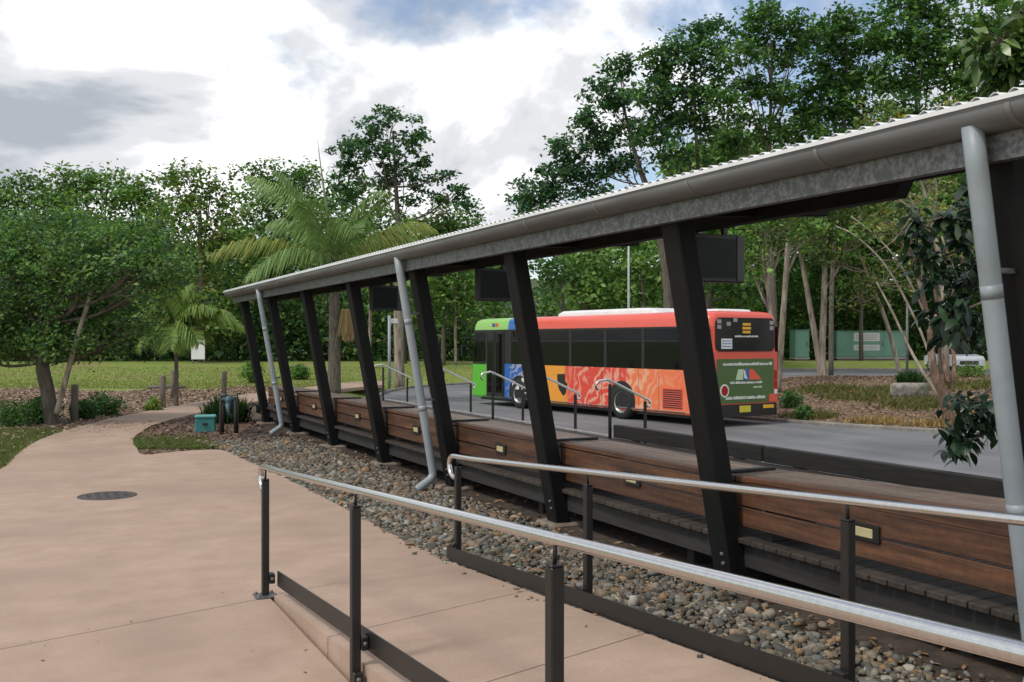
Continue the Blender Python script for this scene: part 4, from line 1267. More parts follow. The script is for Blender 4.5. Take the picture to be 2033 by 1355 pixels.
# --- near tree on the left, dark rounded crown
tree('leafy_tree', 'dark leafy tree with rounded crown and forked trunk left of the path', 21.8,
     [(-60, 580, 130, 130), (60, 535, 105, 75), (165, 520, 95, 70), (270, 535, 85, 75), (305, 565, 60, 50), (60, 630, 110, 85), (180, 600, 115, 85), (250, 640, 80, 55), (120, 680, 90, 45), (20, 690, 80, 45), (-60, 690, 80, 40), (60, 690, 70, 30), (150, 690, 80, 32), (215, 680, 60, 30), (320, 510, 50, 40), (10, 520, 80, 60), (55, 470, 90, 40), (170, 455, 90, 42), (265, 475, 70, 40)],
     [(104, 840, .17), (95, 780, .15), (84, 720, .14), (95, 640, .10), (130, 560, .06)], leaf=.105, dens=1.0, per=76, pal=G_TEAL + G_MID + G_MID + G_LITE + [(.10, .13, .04)], sub=.32, flat=.7, shell=2.0, thick=1.0)
tr_ = [o for o in bpy.data.objects if o.name == 'leafy_tree'][0]
b_ = np.array(tr_.location)
pts = [np.array(at_depth(a, bb, 21.6)) - b_ for a, bb in ((112, 822), (125, 775), (145, 700), (166, 630), (185, 570))]
MB().tube(catmull([tuple(p) for p in pts], 4), list(np.linspace(.062, .045, 17)), 8).build('leaning_stem', M['bark_pale'], tr_)

# --- treeline on the left
TL = [
 ('broad_tree', 'tall dark green tree at the far left of the treeline', 64, [(45, 362, 50, 14), (-20, 380, 60, 20), (60, 395, 50, 20), (-30, 450, 100, 60), (20, 480, 110, 90), (-10, 600, 130, 100)], [(20, 716, .25), (20, 560, .2), (30, 440, .12)], G_DEEP),
 ('broad_tree', 'flat topped tree rising behind the rounded left tree', 66, [(125, 352, 40, 14), (215, 346, 44, 14), (165, 362, 36, 14), (130, 385, 50, 22), (215, 380, 50, 22), (170, 420, 100, 60), (110, 470, 90, 70), (240, 450, 80, 70), (180, 560, 110, 100)], [(170, 716, .25), (170, 560, .2), (180, 420, .12)], G_MID),
 ('broad_tree', 'feathery green tree left of the gap in the treeline', 67, [(285, 362, 30, 16), (262, 385, 30, 18), (298, 410, 36, 30), (300, 460, 60, 70), (330, 540, 70, 80), (290, 620, 80, 80)], [(300, 716, .2), (300, 560, .16), (295, 420, .1)], G_MID),
 ('broad_tree', 'yellow green open tree with small loose leaf clumps in the treeline', 62, [(372, 342, 26, 14), (352, 372, 30, 20), (420, 362, 30, 18), (395, 400, 36, 24), (445, 395, 30, 22), (390, 450, 60, 60), (450, 470, 50, 60), (400, 560, 70, 80), (400, 650, 70, 60)], [(400, 716, .2), (400, 560, .15), (395, 420, .09)], G_LITE + G_MID + G_OLIVE),
 ('broad_tree', 'dense tree directly behind the large palm', 68, [(498, 352, 36, 22), (560, 342, 40, 16), (530, 385, 50, 26), (600, 350, 30, 16), (560, 380, 50, 30), (540, 450, 80, 70), (620, 400, 55, 60), (600, 500, 80, 90), (500, 520, 70, 80), (540, 620, 90, 80)], [(560, 716, .25), (560, 560, .2), (560, 430, .12)], G_MID + G_DEEP),
 ('broad_tree', 'dark tree under the tall umbrella shaped tree', 66, [(700, 420, 60, 60), (690, 500, 70, 80), (760, 470, 50, 60), (720, 600, 80, 90)], [(710, 716, .25), (710, 560, .2), (710, 450, .12)], G_DEEP + G_MID),
 ('broad_tree', 'low round tree with a rust brown patch right of the umbrella tree', 70, [(870, 450, 50, 40), (925, 445, 45, 35), (840, 500, 60, 60), (910, 510, 70, 60), (870, 590, 80, 70)], [(880, 716, .22), (880, 560, .18), (880, 470, .1)], G_DEEP + G_MID + [(.10, .06, .03)]),
 ('broad_tree', 'bushy tree seen under the roof just left of the bus front', 58, [(870, 570, 45, 50), (900, 610, 55, 60), (830, 620, 50, 60), (940, 590, 40, 50)], [(880, 716, .15), (880, 640, .1), (880, 580, .06)], G_MID + G_LITE),
]
for nm, lb, Z, el, tk, pal in TL:
    tree(nm, lb, Z, el, tk, leaf=.34, dens=1.35, per=36, pal=pal + G_MID + G_LITE, sub=.8, group='trees along the far edge of the lawn')
tree('umbrella_tree', 'tall slender tree with an umbrella shaped crown above the shelter roof', 60,
     [(780, 245, 45, 24), (735, 275, 50, 26), (820, 285, 42, 26), (700, 305, 45, 22), (760, 310, 50, 22), (845, 325, 22, 14), (690, 345, 35, 18), (800, 340, 50, 20), (740, 360, 45, 20), (835, 375, 26, 14), (880, 350, 24, 14), (900, 380, 28, 16), (875, 400, 16, 10), (918, 405, 22, 14), (700, 395, 40, 24), (810, 400, 24, 10)],
     [(800, 716, .26), (795, 560, .22), (790, 440, .17), (785, 350, .1), (780, 260, .05)], leaf=.32, dens=.95, per=28, pal=G_DEEP + G_TEAL, sub=.48, flat=.55, twigs=6, limb_r=.06)

# --- tall trees on the right
UMB = [
 ('tall_gum_tree', 'spreading tree with layered crown at the left end of the tall right hand trees', 52,
  [(1230, 140, 32, 26), (1200, 190, 40, 26), (1170, 240, 40, 26), (1240, 215, 45, 26), (1130, 300, 42, 26), (1195, 290, 45, 24), (1095, 340, 36, 22), (1150, 345, 40, 22), (1070, 385, 45, 24), (1040, 410, 36, 22), (1120, 385, 36, 20), (1100, 430, 60, 22), (1230, 330, 40, 30), (1250, 270, 40, 26), (1190, 390, 40, 20)],
  [(1330, 716, .30), (1325, 560, .26), (1300, 420, .2), (1265, 320, .12), (1235, 200, .06)], G_TEAL + G_DEEP),
 ('tall_gum_tree', 'tall dark crowned tree left of the tallest pair on the right', 50,
  [(1385, 75, 50, 30), (1340, 110, 40, 30), (1300, 130, 36, 24), (1400, 125, 50, 30), (1350, 170, 50, 30), (1300, 190, 45, 30), (1410, 190, 40, 30), (1340, 240, 50, 30), (1290, 270, 45, 26), (1400, 260, 40, 28), (1350, 310, 50, 26)],
  [(1390, 740, .15), (1392, 560, .13), (1388, 380, .10), (1380, 230, .08), (1378, 110, .05)], G_DEEP + G_TEAL + G_MID),
 ('tall_gum_tree', 'tall airy tree with the highest round crown near the middle right', 48,
  [(1535, 40, 52, 26), (1485, 65, 40, 28), (1590, 65, 42, 28), (1520, 95, 50, 24), (1470, 120, 40, 26), (1570, 120, 45, 26), (1500, 180, 45, 26), (1560, 190, 45, 26), (1450, 200, 40, 28), (1480, 260, 50, 30), (1550, 265, 45, 30), (1440, 290, 40, 26)],
  [(1540, 740, .15), (1535, 560, .13), (1525, 380, .10), (1530, 220, .08), (1533, 80, .05)], G_DEEP + G_MID),
 ('tall_gum_tree', 'leafy tall tree right of the highest round crown', 49,
  [(1680, 60, 50, 32), (1640, 95, 46, 32), (1720, 100, 46, 32), (1670, 145, 55, 34), (1620, 170, 46, 34), (1730, 165, 46, 32), (1650, 220, 55, 34), (1600, 250, 46, 30), (1710, 230, 50, 32), (1640, 285, 50, 26)],
  [(1650, 740, .13), (1652, 560, .11), (1665, 380, .09), (1675, 220, .07), (1680, 100, .05)], G_MID + G_DEEP),
 ('tall_gum_tree', 'tall tree touching the top edge of the photo at the right', 47,
  [(1800, 15, 60, 34), (1860, 40, 60, 38), (1770, 70, 50, 36), (1830, 100, 55, 36), (1890, 110, 50, 40), (1780, 150, 50, 34), (1850, 170, 50, 34), (1800, 220, 50, 30)],
  [(1868, 740, .13), (1866, 560, .11), (1845, 380, .09), (1820, 220, .08), (1818, 80, .05)], G_MID + G_DEEP),
 ('tall_gum_tree', 'dense tall tree behind the right end of the shelter roof', 46,
  [(1960, 40, 60, 50), (2030, 80, 60, 60), (1930, 130, 50, 45), (1990, 170, 60, 45), (1910, 210, 45, 30), (2060, 200, 60, 60), (1960, 260, 60, 50), (2040, 330, 70, 70), (1990, 420, 70, 70)],
  [(2010, 740, .15), (2000, 560, .13), (1995, 380, .10), (1990, 220, .08), (1985, 80, .05)], G_MID),
]
for nm, lb, Z, el, tk, pal in UMB:
    tree(nm, lb, Z, el, tk, leaf=.29, dens=1.75, per=28, pal=pal, bark='bark', sub=.48, flat=.62, twigs=6, limb_r=.05, group='tall trees rising behind the bus')
tree('yellow_tree', 'yellow green bushy tree showing just above the right part of the shelter roof', 33, [(1735, 240, 42, 28), (1700, 262, 40, 24), (1770, 262, 40, 26), (1800, 300, 50, 30), (1860, 245, 50, 26), (1890, 235, 40, 26), (1840, 300, 60, 50), (1760, 320, 60, 40)], [(1880, 770, .10), (1872, 560, .09), (1840, 400, .07), (1800, 300, .04)], leaf=.19, dens=.9, per=24, pal=G_LITE + G_OLIVE + [(.26, .21, .03)], bark='bark_pale', sub=.4)
tree('olive_tree', 'thin twiggy tree with sparse olive leaves behind the green cabinet', 40, [(1600, 440, 70, 40), (1690, 420, 70, 36), (1760, 440, 60, 40), (1640, 500, 50, 40), (1830, 400, 60, 50), (1760, 560, 60, 40), (1700, 590, 50, 36), (1850, 480, 50, 60)], [(1790, 752, .09), (1760, 640, .08), (1720, 540, .06), (1680, 440, .04)], leaf=.18, dens=1.1, per=22, pal=G_OLIVE + G_MID, bark='bark_pale', sub=.45, twigs=22, limb_r=.05)

# --- bare stemmed trees on the island and beside the car park
STEMS = [
 ('slim_tree', 'slim pale trunk directly right of the bus, leaning slightly left', 34, [(1515, 430, 50, 45), (1560, 400, 50, 45), (1500, 480, 50, 40), (1490, 530, 36, 30), (1545, 470, 45, 36)], [(1546, 802, .12), (1538, 690, .105), (1525, 560, .09), (1518, 450, .06)]),
 ('slim_tree', 'slim pale trunk just behind the right rear edge of the bus', 37, [(1570, 430, 50, 45), (1600, 390, 55, 45), (1540, 400, 40, 36), (1600, 470, 40, 32)], [(1545, 800, .14), (1550, 690, .12), (1558, 580, .10), (1565, 450, .06)]),
 ('forked_tree', 'pale forked trunk standing on the island in front of the green cabinets', 40, [(1610, 400, 60, 45), (1580, 460, 50, 40), (1650, 430, 50, 45), (1680, 500, 40, 40), (1630, 490, 40, 30)], [(1634, 772, .19), (1632, 700, .14), (1636, 600, .12), (1638, 500, .09), (1640, 430, .06)]),
]
for nm, lb, Z, el, tk in STEMS:
    tree(nm, lb, Z, el, tk, leaf=.20, dens=1.4, per=24, pal=G_MID + G_LITE, bark='bark_pale', sub=.42, group='pale stemmed trees on the island')
ft = [o for o in bpy.data.objects if o.name.startswith('forked_tree')][0]; b_ = np.array(ft.location)
MB().tube(catmull([tuple(np.array(at_depth(a, bb, 40)) - b_) for a, bb in ((1632, 755), (1622, 690), (1608, 610), (1594, 530), (1580, 450))], 4), list(np.linspace(.14, .07, 17)), 8).build('second_stem', M['bark_pale'], ft)

tree('paperbark_tree', 'crooked peeling trunk with several stems beside the white car, on the island', 24.6,
     [(1790, 440, 60, 40), (1870, 420, 60, 50), (1930, 480, 50, 50), (1830, 520, 40, 30)],
     [(1888, 840, .15), (1874, 790, .13), (1853, 730, .10), (1845, 650, .07), (1825, 560, .05), (1800, 470, .03)], leaf=.15, dens=.9, per=24, pal=G_MID + G_OLIVE, bark='bark_red', sub=.35, twigs=14, limb_r=.035)
pt = [o for o in bpy.data.objects if o.name.startswith('paperbark_tree')][0]; b_ = np.array(pt.location)
for pth, r0 in ((((1868, 790), (1830, 735), (1800, 680), (1772, 620), (1740, 560)), .05), (((1878, 800), (1895, 720), (1880, 640), (1895, 560), (1870, 470)), .06), (((1882, 760), (1868, 690), (1862, 620), (1850, 540)), .07), (((1850, 720), (1820, 640), (1760, 530), (1700, 470), (1660, 450)), .035), (((1845, 640), (1790, 530), (1740, 470), (1690, 430)), .03)):
    q = catmull([tuple(np.array(at_depth(a, bb, 24.6 + .3 * i)) - b_) for i, (a, bb) in enumerate(pth)], 4)
    MB().tube(q, list(np.linspace(r0, r0 * .45, len(q))), 7).build('side_stem', M['bark_red' if r0 > .055 else 'bark_pale'], pt)

# --- broad leaved tree close behind the right end of the shelter
def broad_tree():
    Z0 = 9.4
    bx, by, _ = at_depth(2140, 900, Z0); bz = -.35
    t = thing('broad_leaved_tree', 'near tree with large dark oval leaves reaching in from the right edge', 'tree', (bx, by, bz)); b = np.array([bx, by, bz])
    wood = MB()
    tr = catmull([(0, 0, -.3), (.05, 0, 1.2), (-.02, .05, 2.4), (.05, .1, 3.6), (0, .1, 4.6)], 4)
    wood.tube(tr, list(np.linspace(.12, .06, len(tr))), 9)
    Vs, Qs, Cs, o = [], [], [], 0
    spots = [(1850, 520, 46, 60, 9), (1830, 445, 36, 40, 6), (1890, 440, 50, 50, 10), (1905, 560, 46, 60, 10), (1880, 630, 46, 46, 9), (1925, 640, 40, 50, 8), (1945, 400, 40, 50, 8), (1930, 800, 46, 30, 8), (1895, 862, 36, 26, 7), (1905, 885, 22, 18, 4), (1955, 840, 46, 36, 10),
             (1990, 80, 60, 70, 16), (2030, 140, 50, 50, 14), (1975, 160, 40, 36, 9), (2040, 30, 60, 50, 12), (2020, 480, 50, 80, 14), (2050, 620, 50, 90, 14), (2060, 330, 60, 80, 12)]
    for (px, py, rx, ry, m) in spots:
        c = np.array(at_depth(px, py, Z0 + rng.uniform(-.25, .3)))
        k = Z0 / F_PX
        start = b + np.array(tr[min(len(tr) - 1, max(1, int((c[2] - bz + .5) / 5.0 * len(tr))))])
        wood.tube([start - b, (start * .5 + c * .5) + np.array([0, 0, .08]) - b, c - b], [.026, .018, .009], 6, False)
        for _ in range(int(m * 1.0)):
            tw = c + world_dir((ball(1) * np.array([rx, rx * .9, ry]) * k))[0]
            wood.tube([c - b, tw - b], [.008, .005], 5, False)
            nl = 9
            ax = world_dir(rng.normal(0, 1, (nl, 3)) * np.array([1, 1, .5])); ax[:, 2] -= .25
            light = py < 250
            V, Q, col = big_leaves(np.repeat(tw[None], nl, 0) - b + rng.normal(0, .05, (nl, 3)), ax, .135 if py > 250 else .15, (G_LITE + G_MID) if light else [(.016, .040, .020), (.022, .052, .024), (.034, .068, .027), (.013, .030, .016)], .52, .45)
            Vs.append(V); Qs.append(Q + o); Cs.append(col); o += len(V)
    wood.build('trunk', M['bark'], t)
    put('crown', np_mesh('crown', np.concatenate(Vs), np.concatenate(Qs), M['leaf_gloss'], np.concatenate(Cs), True), t)
broad_tree()

# --- background wood: dark mass low down behind lawn, road and car park
def wood_mass(name, label, bands, n, leaf, pal):
    C, T = [], []
    tot = sum((x1 - x0) * (y1 - y0) for (x0, x1, y0, y1, *_r) in bands)
    for (x0, x1, y0, y1, z0, z1) in bands:
        m = int(n * (x1 - x0) * (y1 - y0) / tot / 22)
        px = rng.uniform(x0, x1, m); Zd = rng.uniform(z0, z1, m); u = rng.uniform(0, 1, m)
        wob = 14 * np.sin(px * .031) + 9 * np.sin(px * .083 + 1) + 10 * np.sin(px * .17 + 2)
        py = y1 - u * (y1 - y0 + wob)
        x = (px - CX) / F_PX * Zd
        W = np.stack([RT[0] * x + FW[0] * Zd, RT[1] * x + FW[1] * Zd, EYE - (py - CY) / F_PX * Zd], 1)
        C.append(np.repeat(W, 22, 0) + rng.normal(0, .5, (m * 22, 3)) * np.array([1, 1, .8])); T.append(np.repeat(rng.uniform(.6, 1.35, m), 22))
    C = np.concatenate(C); T = np.concatenate(T)[:, None]
    gzv = ground_z(C[:, 0], C[:, 1]); C[:, 2] = np.maximum(C[:, 2], gzv + .05)
    V, col = leaf_cards(C, leaf, pal, .5, .55, tone=T)
    return kind(tag(put(name, np_mesh(name, V, np.arange(len(V)).reshape(-1, 4), M['leaf'], col)), label, 'wood'), 'stuff')
wood_mass('undergrowth', 'dark undergrowth and scrub along the far edge of the lawn', [(-120, 520, 600, 716, 63, 74), (500, 960, 590, 716, 63, 76), (940, 1120, 630, 716, 64, 78)], 38000, .40, G_DEEP + G_MID + G_TEAL + [(.12, .09, .05), (.10, .13, .04)])
wood_mass('undergrowth', 'dark undergrowth beyond the car park and the bus', [(1080, 1700, 560, 720, 68, 84), (1650, 2150, 560, 718, 68, 84)], 38000, .40, G_MID + G_LITE + G_DEEP + [(.09, .07, .04)])
wood_mass('background_wood', 'far off wood closing the view behind the left treeline', [(-150, 1000, 470, 690, 86, 104)], 30000, .75, G_DEEP + G_MID + G_LITE)
wood_mass('background_wood', 'far off wood closing the view behind the right hand trees', [(1110, 1560, 470, 690, 84, 104), (1540, 2150, 380, 690, 80, 104), (1330, 2150, 290, 480, 62, 80)], 56000, .75, G_MID + G_LITE)
# individual mid storey trees behind bus and car park
MID = [
 ('woodland_tree', 'round green tree seen over the bus between the middle posts', 62, [(1170, 540, 50, 46), (1130, 560, 40, 40), (1210, 570, 45, 45), (1170, 600, 60, 40)], [(1165, 700, .16), (1165, 620, .12), (1168, 550, .07)], G_MID + G_LITE),
 ('woodland_tree', 'lighter green drooping tree behind the white lamp pole', 60, [(1270, 530, 50, 46), (1230, 570, 40, 40), (1290, 590, 45, 40)], [(1285, 700, .14), (1280, 620, .11), (1272, 540, .06)], G_LITE + G_MID),
 ('woodland_tree', 'dark tree above the bus rear, left of the nearest full post', 58, [(1440, 520, 50, 50), (1390, 560, 45, 45), (1470, 580, 45, 45)], [(1405, 700, .24), (1408, 600, .2), (1415, 530, .1)], G_MID),
 ('woodland_tree', 'green tree hanging over the tall green cabinet', 64, [(1500, 520, 45, 50), (1560, 560, 45, 40), (1530, 470, 40, 40)], [(1530, 705, .14), (1530, 620, .11), (1530, 520, .06)], G_MID + G_DEEP),
 ('woodland_tree', 'shadowed tree behind the long green cabinet', 66, [(1680, 500, 60, 60), (1740, 540, 55, 50), (1790, 480, 55, 60), (1640, 560, 50, 40)], [(1710, 705, .16), (1710, 620, .12), (1715, 520, .07)], G_DEEP + G_MID),
 ('woodland_tree', 'dark tree above the white car', 66, [(1870, 540, 60, 60), (1930, 560, 60, 60), (1990, 520, 70, 70)], [(1920, 705, .16), (1920, 620, .12), (1920, 540, .07)], G_DEEP + G_MID),
 ('woodland_tree', 'dark dangling tree over the hill gap beside the middle post', 56, [(1090, 560, 26, 30), (1115, 540, 30, 26), (1080, 530, 24, 16)], [(1118, 700, .12), (1120, 620, .1), (1110, 545, .05)], G_DEEP),
]
for nm, lb, Z, el, tk, pal in MID:
    tree(nm, lb, Z, el, tk, leaf=.40, dens=1.2, per=24, pal=pal, bark='bark', sub=.7, group='woodland trees behind the bus and car park')
# thin trunks standing in the wood
for nm, lb, Z, el, tk in (
 ('slim_tree', 'straight brown trunk just right of the pale sign post, beyond the road', 46, [(800, 470, 40, 30), (770, 500, 40, 30)], [(794, 735, .24), (791, 640, .22), (790, 560, .17), (790, 480, .08)]),
 ('slim_tree', 'thin pale trunk at the lawn edge left of the pale sign post', 56, [(735, 540, 40, 36), (750, 580, 36, 30)], [(733, 720, .10), (735, 640, .09), (736, 560, .05)]),
 ('slim_tree', 'thin pale trunk beyond the road left of the bus front', 58, [(910, 560, 30, 26), (895, 540, 30, 26)], [(905, 720, .09), (904, 640, .08), (905, 560, .05)])):
    tree(nm, lb, Z, el, tk, leaf=.26, dens=1.0, per=24, pal=G_MID + G_LITE, bark='bark_pale', sub=.6, group='single trunks at the lawn edge')

# --- palms
def palm(name, label, Z, px, base_py, crown_py, fronds, trunk_r, leaflet, pal, spear=None, skirt=False, width=.05):
    bx, by, _ = at_depth(px, base_py, Z); bz = gz(bx, by) - .03
    t = thing(name, label, 'palm', (bx, by, bz)); b = np.array([bx, by, bz])
    top = np.array(at_depth(px, crown_py, Z)) - b
    prof = [(0, 0, 0), (0, 0, top[2] * .3), (0, 0, top[2] * .7), tuple(top)]
    MB().tube(catmull(prof, 5), list(np.linspace(trunk_r * 1.25, trunk_r * .8, 16)), 12).build('trunk', M['bark'], t)
    MB().tube([(0, 0, top[2] * .82), (0, 0, top[2] * .9), tuple(top), tuple(top + np.array([0, 0, .3]))], [trunk_r * .9, trunk_r * 1.25, trunk_r * .9, trunk_r * .3], 12).build('crownshaft', M['palm_shaft'], t)
    k = Z / F_PX
    for fi, (dx, dy, sag, dzf, dry) in enumerate(fronds):
        # tip offset in photo pixels, sag = how much the frond arches
        tip = np.array([dx * k, dzf, -dy * k]); tip = world_dir(tip[None])[0]
        s0 = top.copy(); L = np.linalg.norm(tip)
        ctrl = s0 + tip * .5 + np.array([0, 0, sag * L])
        ts = np.linspace(0, 1, 40)[:, None]
        R_ = (1 - ts) ** 2 * s0 + 2 * ts * (1 - ts) * ctrl + ts ** 2 * (s0 + tip)
        f = MB().tube([tuple(p) for p in R_[::3]], list(np.linspace(.035, .006, len(R_[::3]))) if trunk_r > .1 else list(np.linspace(.015, .003, len(R_[::3]))), 5).build('frond', M['palm_shaft'], t)
        T = np.gradient(R_, axis=0); T /= np.linalg.norm(T, axis=1)[:, None]
        side = np.cross(T, np.array([0, 0, 1.0])); side /= np.linalg.norm(side, axis=1)[:, None] + 1e-9
        upv = np.cross(side, T)
        Vv, Cc = [], []
        nl = 120
        for s in (1, -1):
            ti = np.linspace(5, 38.9, nl) + rng.uniform(-.3, .3, nl); i0 = ti.astype(int)
            p = R_[i0]; tt = ti / 39
            ll = leaflet * (np.sin(np.pi * (tt * .86 + .10)) ** .7) * rng.uniform(.85, 1.15, nl)
            d = side[i0] * s * .72 + T[i0] * .55 + upv[i0] * rng.uniform(.10, .42, (nl, 1)); d /= np.linalg.norm(d, axis=1)[:, None]
            m_ = p + d * ll[:, None] * .5; e_ = p + d * ll[:, None] * .9 - np.array([0, 0, 1]) * (ll * rng.uniform(.4, .75, nl))[:, None]
            w = T[i0] * width * .5
            Vv.append(np.stack([p - w * .5, p + w * .5, m_ + w, m_ - w], 1)); Vv.append(np.stack([m_ - w, m_ + w, e_ + w * .15, e_ - w * .15], 1))
            pal_ = np.array([(.25, .29, .07), (.33, .33, .09), (.20, .28, .07), (.17, .26, .07)] if dry else pal)
            c = pal_[rng.integers(0, len(pal_), nl)] * rng.uniform(.75, 1.3, (nl, 1)); c = np.repeat(c, 4, 0); Cc += [c, c]
        Vv = np.concatenate([v.reshape(-1, 3) for v in Vv]); Cc = np.concatenate(Cc); Cc = np.concatenate([Cc, np.ones((len(Cc), 1))], 1)
        put('leaflets', np_mesh('leaflets', Vv, np.arange(len(Vv)).reshape(-1, 4), M['leaf'], Cc), f)
    if spear:
        tip = world_dir(np.array([[spear[0] * k, 0, -spear[1] * k]]))[0]
        MB().tube([tuple(top), tuple(top + tip * .5), tuple(top + tip)], [.07, .05, .008], 7).build('spear_leaf', M['palm_spear'], t)
    if skirt:
        for (px_, py_, w_, h_) in skirt:
            c = np.array(at_depth(px_, py_, Z - .3)) - b; n = 140
            X = rng.normal(0, w_ * k * .4, n); Yv = rng.normal(0, w_ * k * .4, n)
            p = c + world_dir(np.stack([X * .5, Yv * .5, np.zeros(n)], 1)); q = c + world_dir(np.stack([X, Yv, -h_ * k * rng.uniform(.7, 1.05, n)], 1))
            w = world_dir(np.tile(np.array([[.014, .006, 0]]), (n, 1)))
            V = np.stack([p - w, p + w, q + w, q - w], 1).reshape(-1, 3)
            c_ = np.array([(.34, .25, .12), (.28, .20, .09), (.40, .31, .17)])[rng.integers(0, 3, n)]
            st = MB().tube([tuple(top * np.array([1, 1, .93])), tuple((top * np.array([1, 1, .93]) + c) / 2 + np.array([0, 0, .1])), tuple(c)], .02, 5).build('flower_stalk', M['palm_shaft'], t)
            put('flower_strands', np_mesh('flower_strands', V, np.arange(len(V)).reshape(-1, 4), M['leaf'], np.concatenate([np.repeat(c_, 4, 0), np.ones((n * 4, 1))], 1)), st)
    return t
M['palm_shaft'] = pm('palm_shaft', (.10, .15, .05), (.17, .21, .09), 4, .6, .2, 20, stretch=(3, 3, .5))
M['palm_spear'] = pm('palm_spear', (.13, .16, .08), (.20, .19, .13), 3, .6)
palm('large_palm', 'large palm with arching fronds and an upright spear leaf behind the shelter roof', 36, 664, 752, 540,
     [(-230, -25, .30, -1.0, 1), (-130, -95, .34, .6, 0), (-190, -200, .22, 1.5, 0), (-110, -190, .18, -.6, 0), (110, -150, .20, -.8, 0), (150, -60, .34, .8, 1), (190, -90, .28, 1.6, 1), (-40, -120, .30, -2.2, 0), (70, -60, .5, -2.6, 0), (-150, 20, .42, -1.6, 0), (130, 30, .42, -1.2, 1)],
     .20, 1.25, [(.20, .32, .10), (.24, .36, .12), (.29, .40, .16), (.15, .26, .085)], (-34, -262), [(690, 614, 20, 62)], .05)
palm('small_palm', 'young palm with a slim trunk and drooping fronds beside the curving path', 27.6, 350, 806, 655,
     [(-50, -80, .15, .2, 0), (-15, -95, .10, -.3, 0), (25, -90, .12, .3, 0), (85, -35, .36, -.3, 0), (130, 0, .42, .2, 0), (-105, -5, .40, .3, 0), (-60, 35, .5, -.5, 0), (60, 30, .5, -.6, 0), (95, -25, .35, .8, 1), (-70, -40, .3, .9, 0), (10, 40, .6, -.9, 0)],
     .055, .66, [(.12, .23, .04), (.15, .27, .05), (.18, .28, .06), (.22, .27, .06)], None, None, .05)

# --- shrubs and clumps
def shrub(name, label, px, py, Z, rx, ry, pal, leaf=.08, n=1600, spiky=False, zb=None, group='low shrubs'):
    bx, by, _ = at_depth(px, py, Z); bz = gz(bx, by) if zb is None else zb
    t = thing(name, label, 'shrub', (bx, by, bz), 0, group); k = Z / F_PX
    r = np.array([rx * k, rx * k * .9, ry * k])
    w = MB()
    u = ball(40, 2.2); u[:, 2] = np.abs(u[:, 2]) * 2 - .6
    for q in u[:14]:
        e = world_dir((q * r * .8)[None])[0] + np.array([0, 0, r[2] * .8])
        w.tube([(0, 0, -.02), tuple(e * np.array([.4, .4, .5])), tuple(e)], [.012, .009, .004], 4, False)
    w.build('stems', M['bark'], t)
    if spiky:
        a = rng.uniform(0, 6.28, n); el = rng.uniform(.5, 1.5, n); L = r[2] * 2 * rng.uniform(.6, 1.1, n)
        d = np.stack([np.cos(a) * np.cos(el), np.sin(a) * np.cos(el), np.sin(el)], 1)
        p = np.stack([rng.normal(0, r[0] * .35, n), rng.normal(0, r[0] * .35, n), np.zeros(n)], 1)
        s = np.stack([-np.sin(a), np.cos(a), np.zeros(n)], 1) * leaf * .12
        m = p + d * (L * .6)[:, None]; e = p + d * L[:, None] - np.array([0, 0, 1]) * (L * .2)[:, None]
        V = np.concatenate([np.stack([p - s, p + s, m + s, m - s], 1), np.stack([m - s, m + s, e + s * .1, e - s * .1], 1)]).reshape(-1, 3)
        c = np.array(pal)[rng.integers(0, len(pal), n)] * rng.uniform(.7, 1.3, (n, 1)); c = np.concatenate([np.repeat(c, 4, 0)] * 2)
        col = np.concatenate([c, np.ones((len(c), 1))], 1)
    else:
        S_ = world_dir(ball(60, 2.6) * r) + np.array([0, 0, r[2] * .95]); m = n // 60
        C = np.repeat(S_, m, 0) + rng.normal(0, 1, (60 * m, 3)) * r[0] * .16; C[:, 2] = np.maximum(C[:, 2], .01)
        V, col = leaf_cards(C, leaf, pal, .4, .45, tone=np.repeat(rng.uniform(.7, 1.3, 60), m)[:, None])
    put('foliage', np_mesh('foliage', V, np.arange(len(V)).reshape(-1, 4), M['leaf'], col), t)
    return t
shrub('round_shrub', 'dark round shrub right of the wooden post near the left tree', 207, 818, 24.5, 36, 22, G_DEEP, .09)
shrub('round_shrub', 'small dark shrub tucked behind the wooden post near the left tree', 165, 824, 23.5, 26, 22, G_DEEP, .09)
shrub('round_shrub', 'dark shrub at the foot of the forked left tree', 85, 838, 22.3, 36, 30, G_DEEP, .09)
shrub('round_shrub', 'low dark shrub at the far left edge', 30, 846, 21.5, 55, 24, G_DEEP + G_MID, .09)
shrub('yellow_shrub', 'small yellow green plant beside the middle wooden post', 303, 810, 26.0, 20, 14, G_LITE + [(.25, .24, .05)], .10, 700)
shrub('spiky_shrub', 'bushy green shrub behind the water meter', 452, 826, 22.5, 38, 34, G_MID + G_DEEP, .16, 1400, True)
shrub('round_shrub', 'dark clipped shrub just right of the bus rear bumper', 1567, 808, 29.5, 25, 17, G_DEEP, .08)
shrub('round_shrub', 'small green shrub close to the island kerb behind the bus', 1595, 838, 26.6, 18, 14, G_DEEP + G_MID, .08, 900)
shrub('spiky_shrub', 'dark grassy plant growing behind the boulder', 1808, 764, 33.0, 28, 16, G_DEEP, .14, 700, True)
shrub('yellow_shrub', 'bright green low plant right of the peeling trunk', 1925, 770, 34.0, 30, 12, G_LITE, .10, 800)
shrub('leafy_shrub', 'light green shrub standing on the lawn left of the first post', 500, 752, 44, 22, 22, G_LITE + G_MID, .16, 900)
shrub('leafy_shrub', 'green shrub on the lawn between the first and second posts', 595, 745, 47, 22, 16, G_MID, .16, 900)

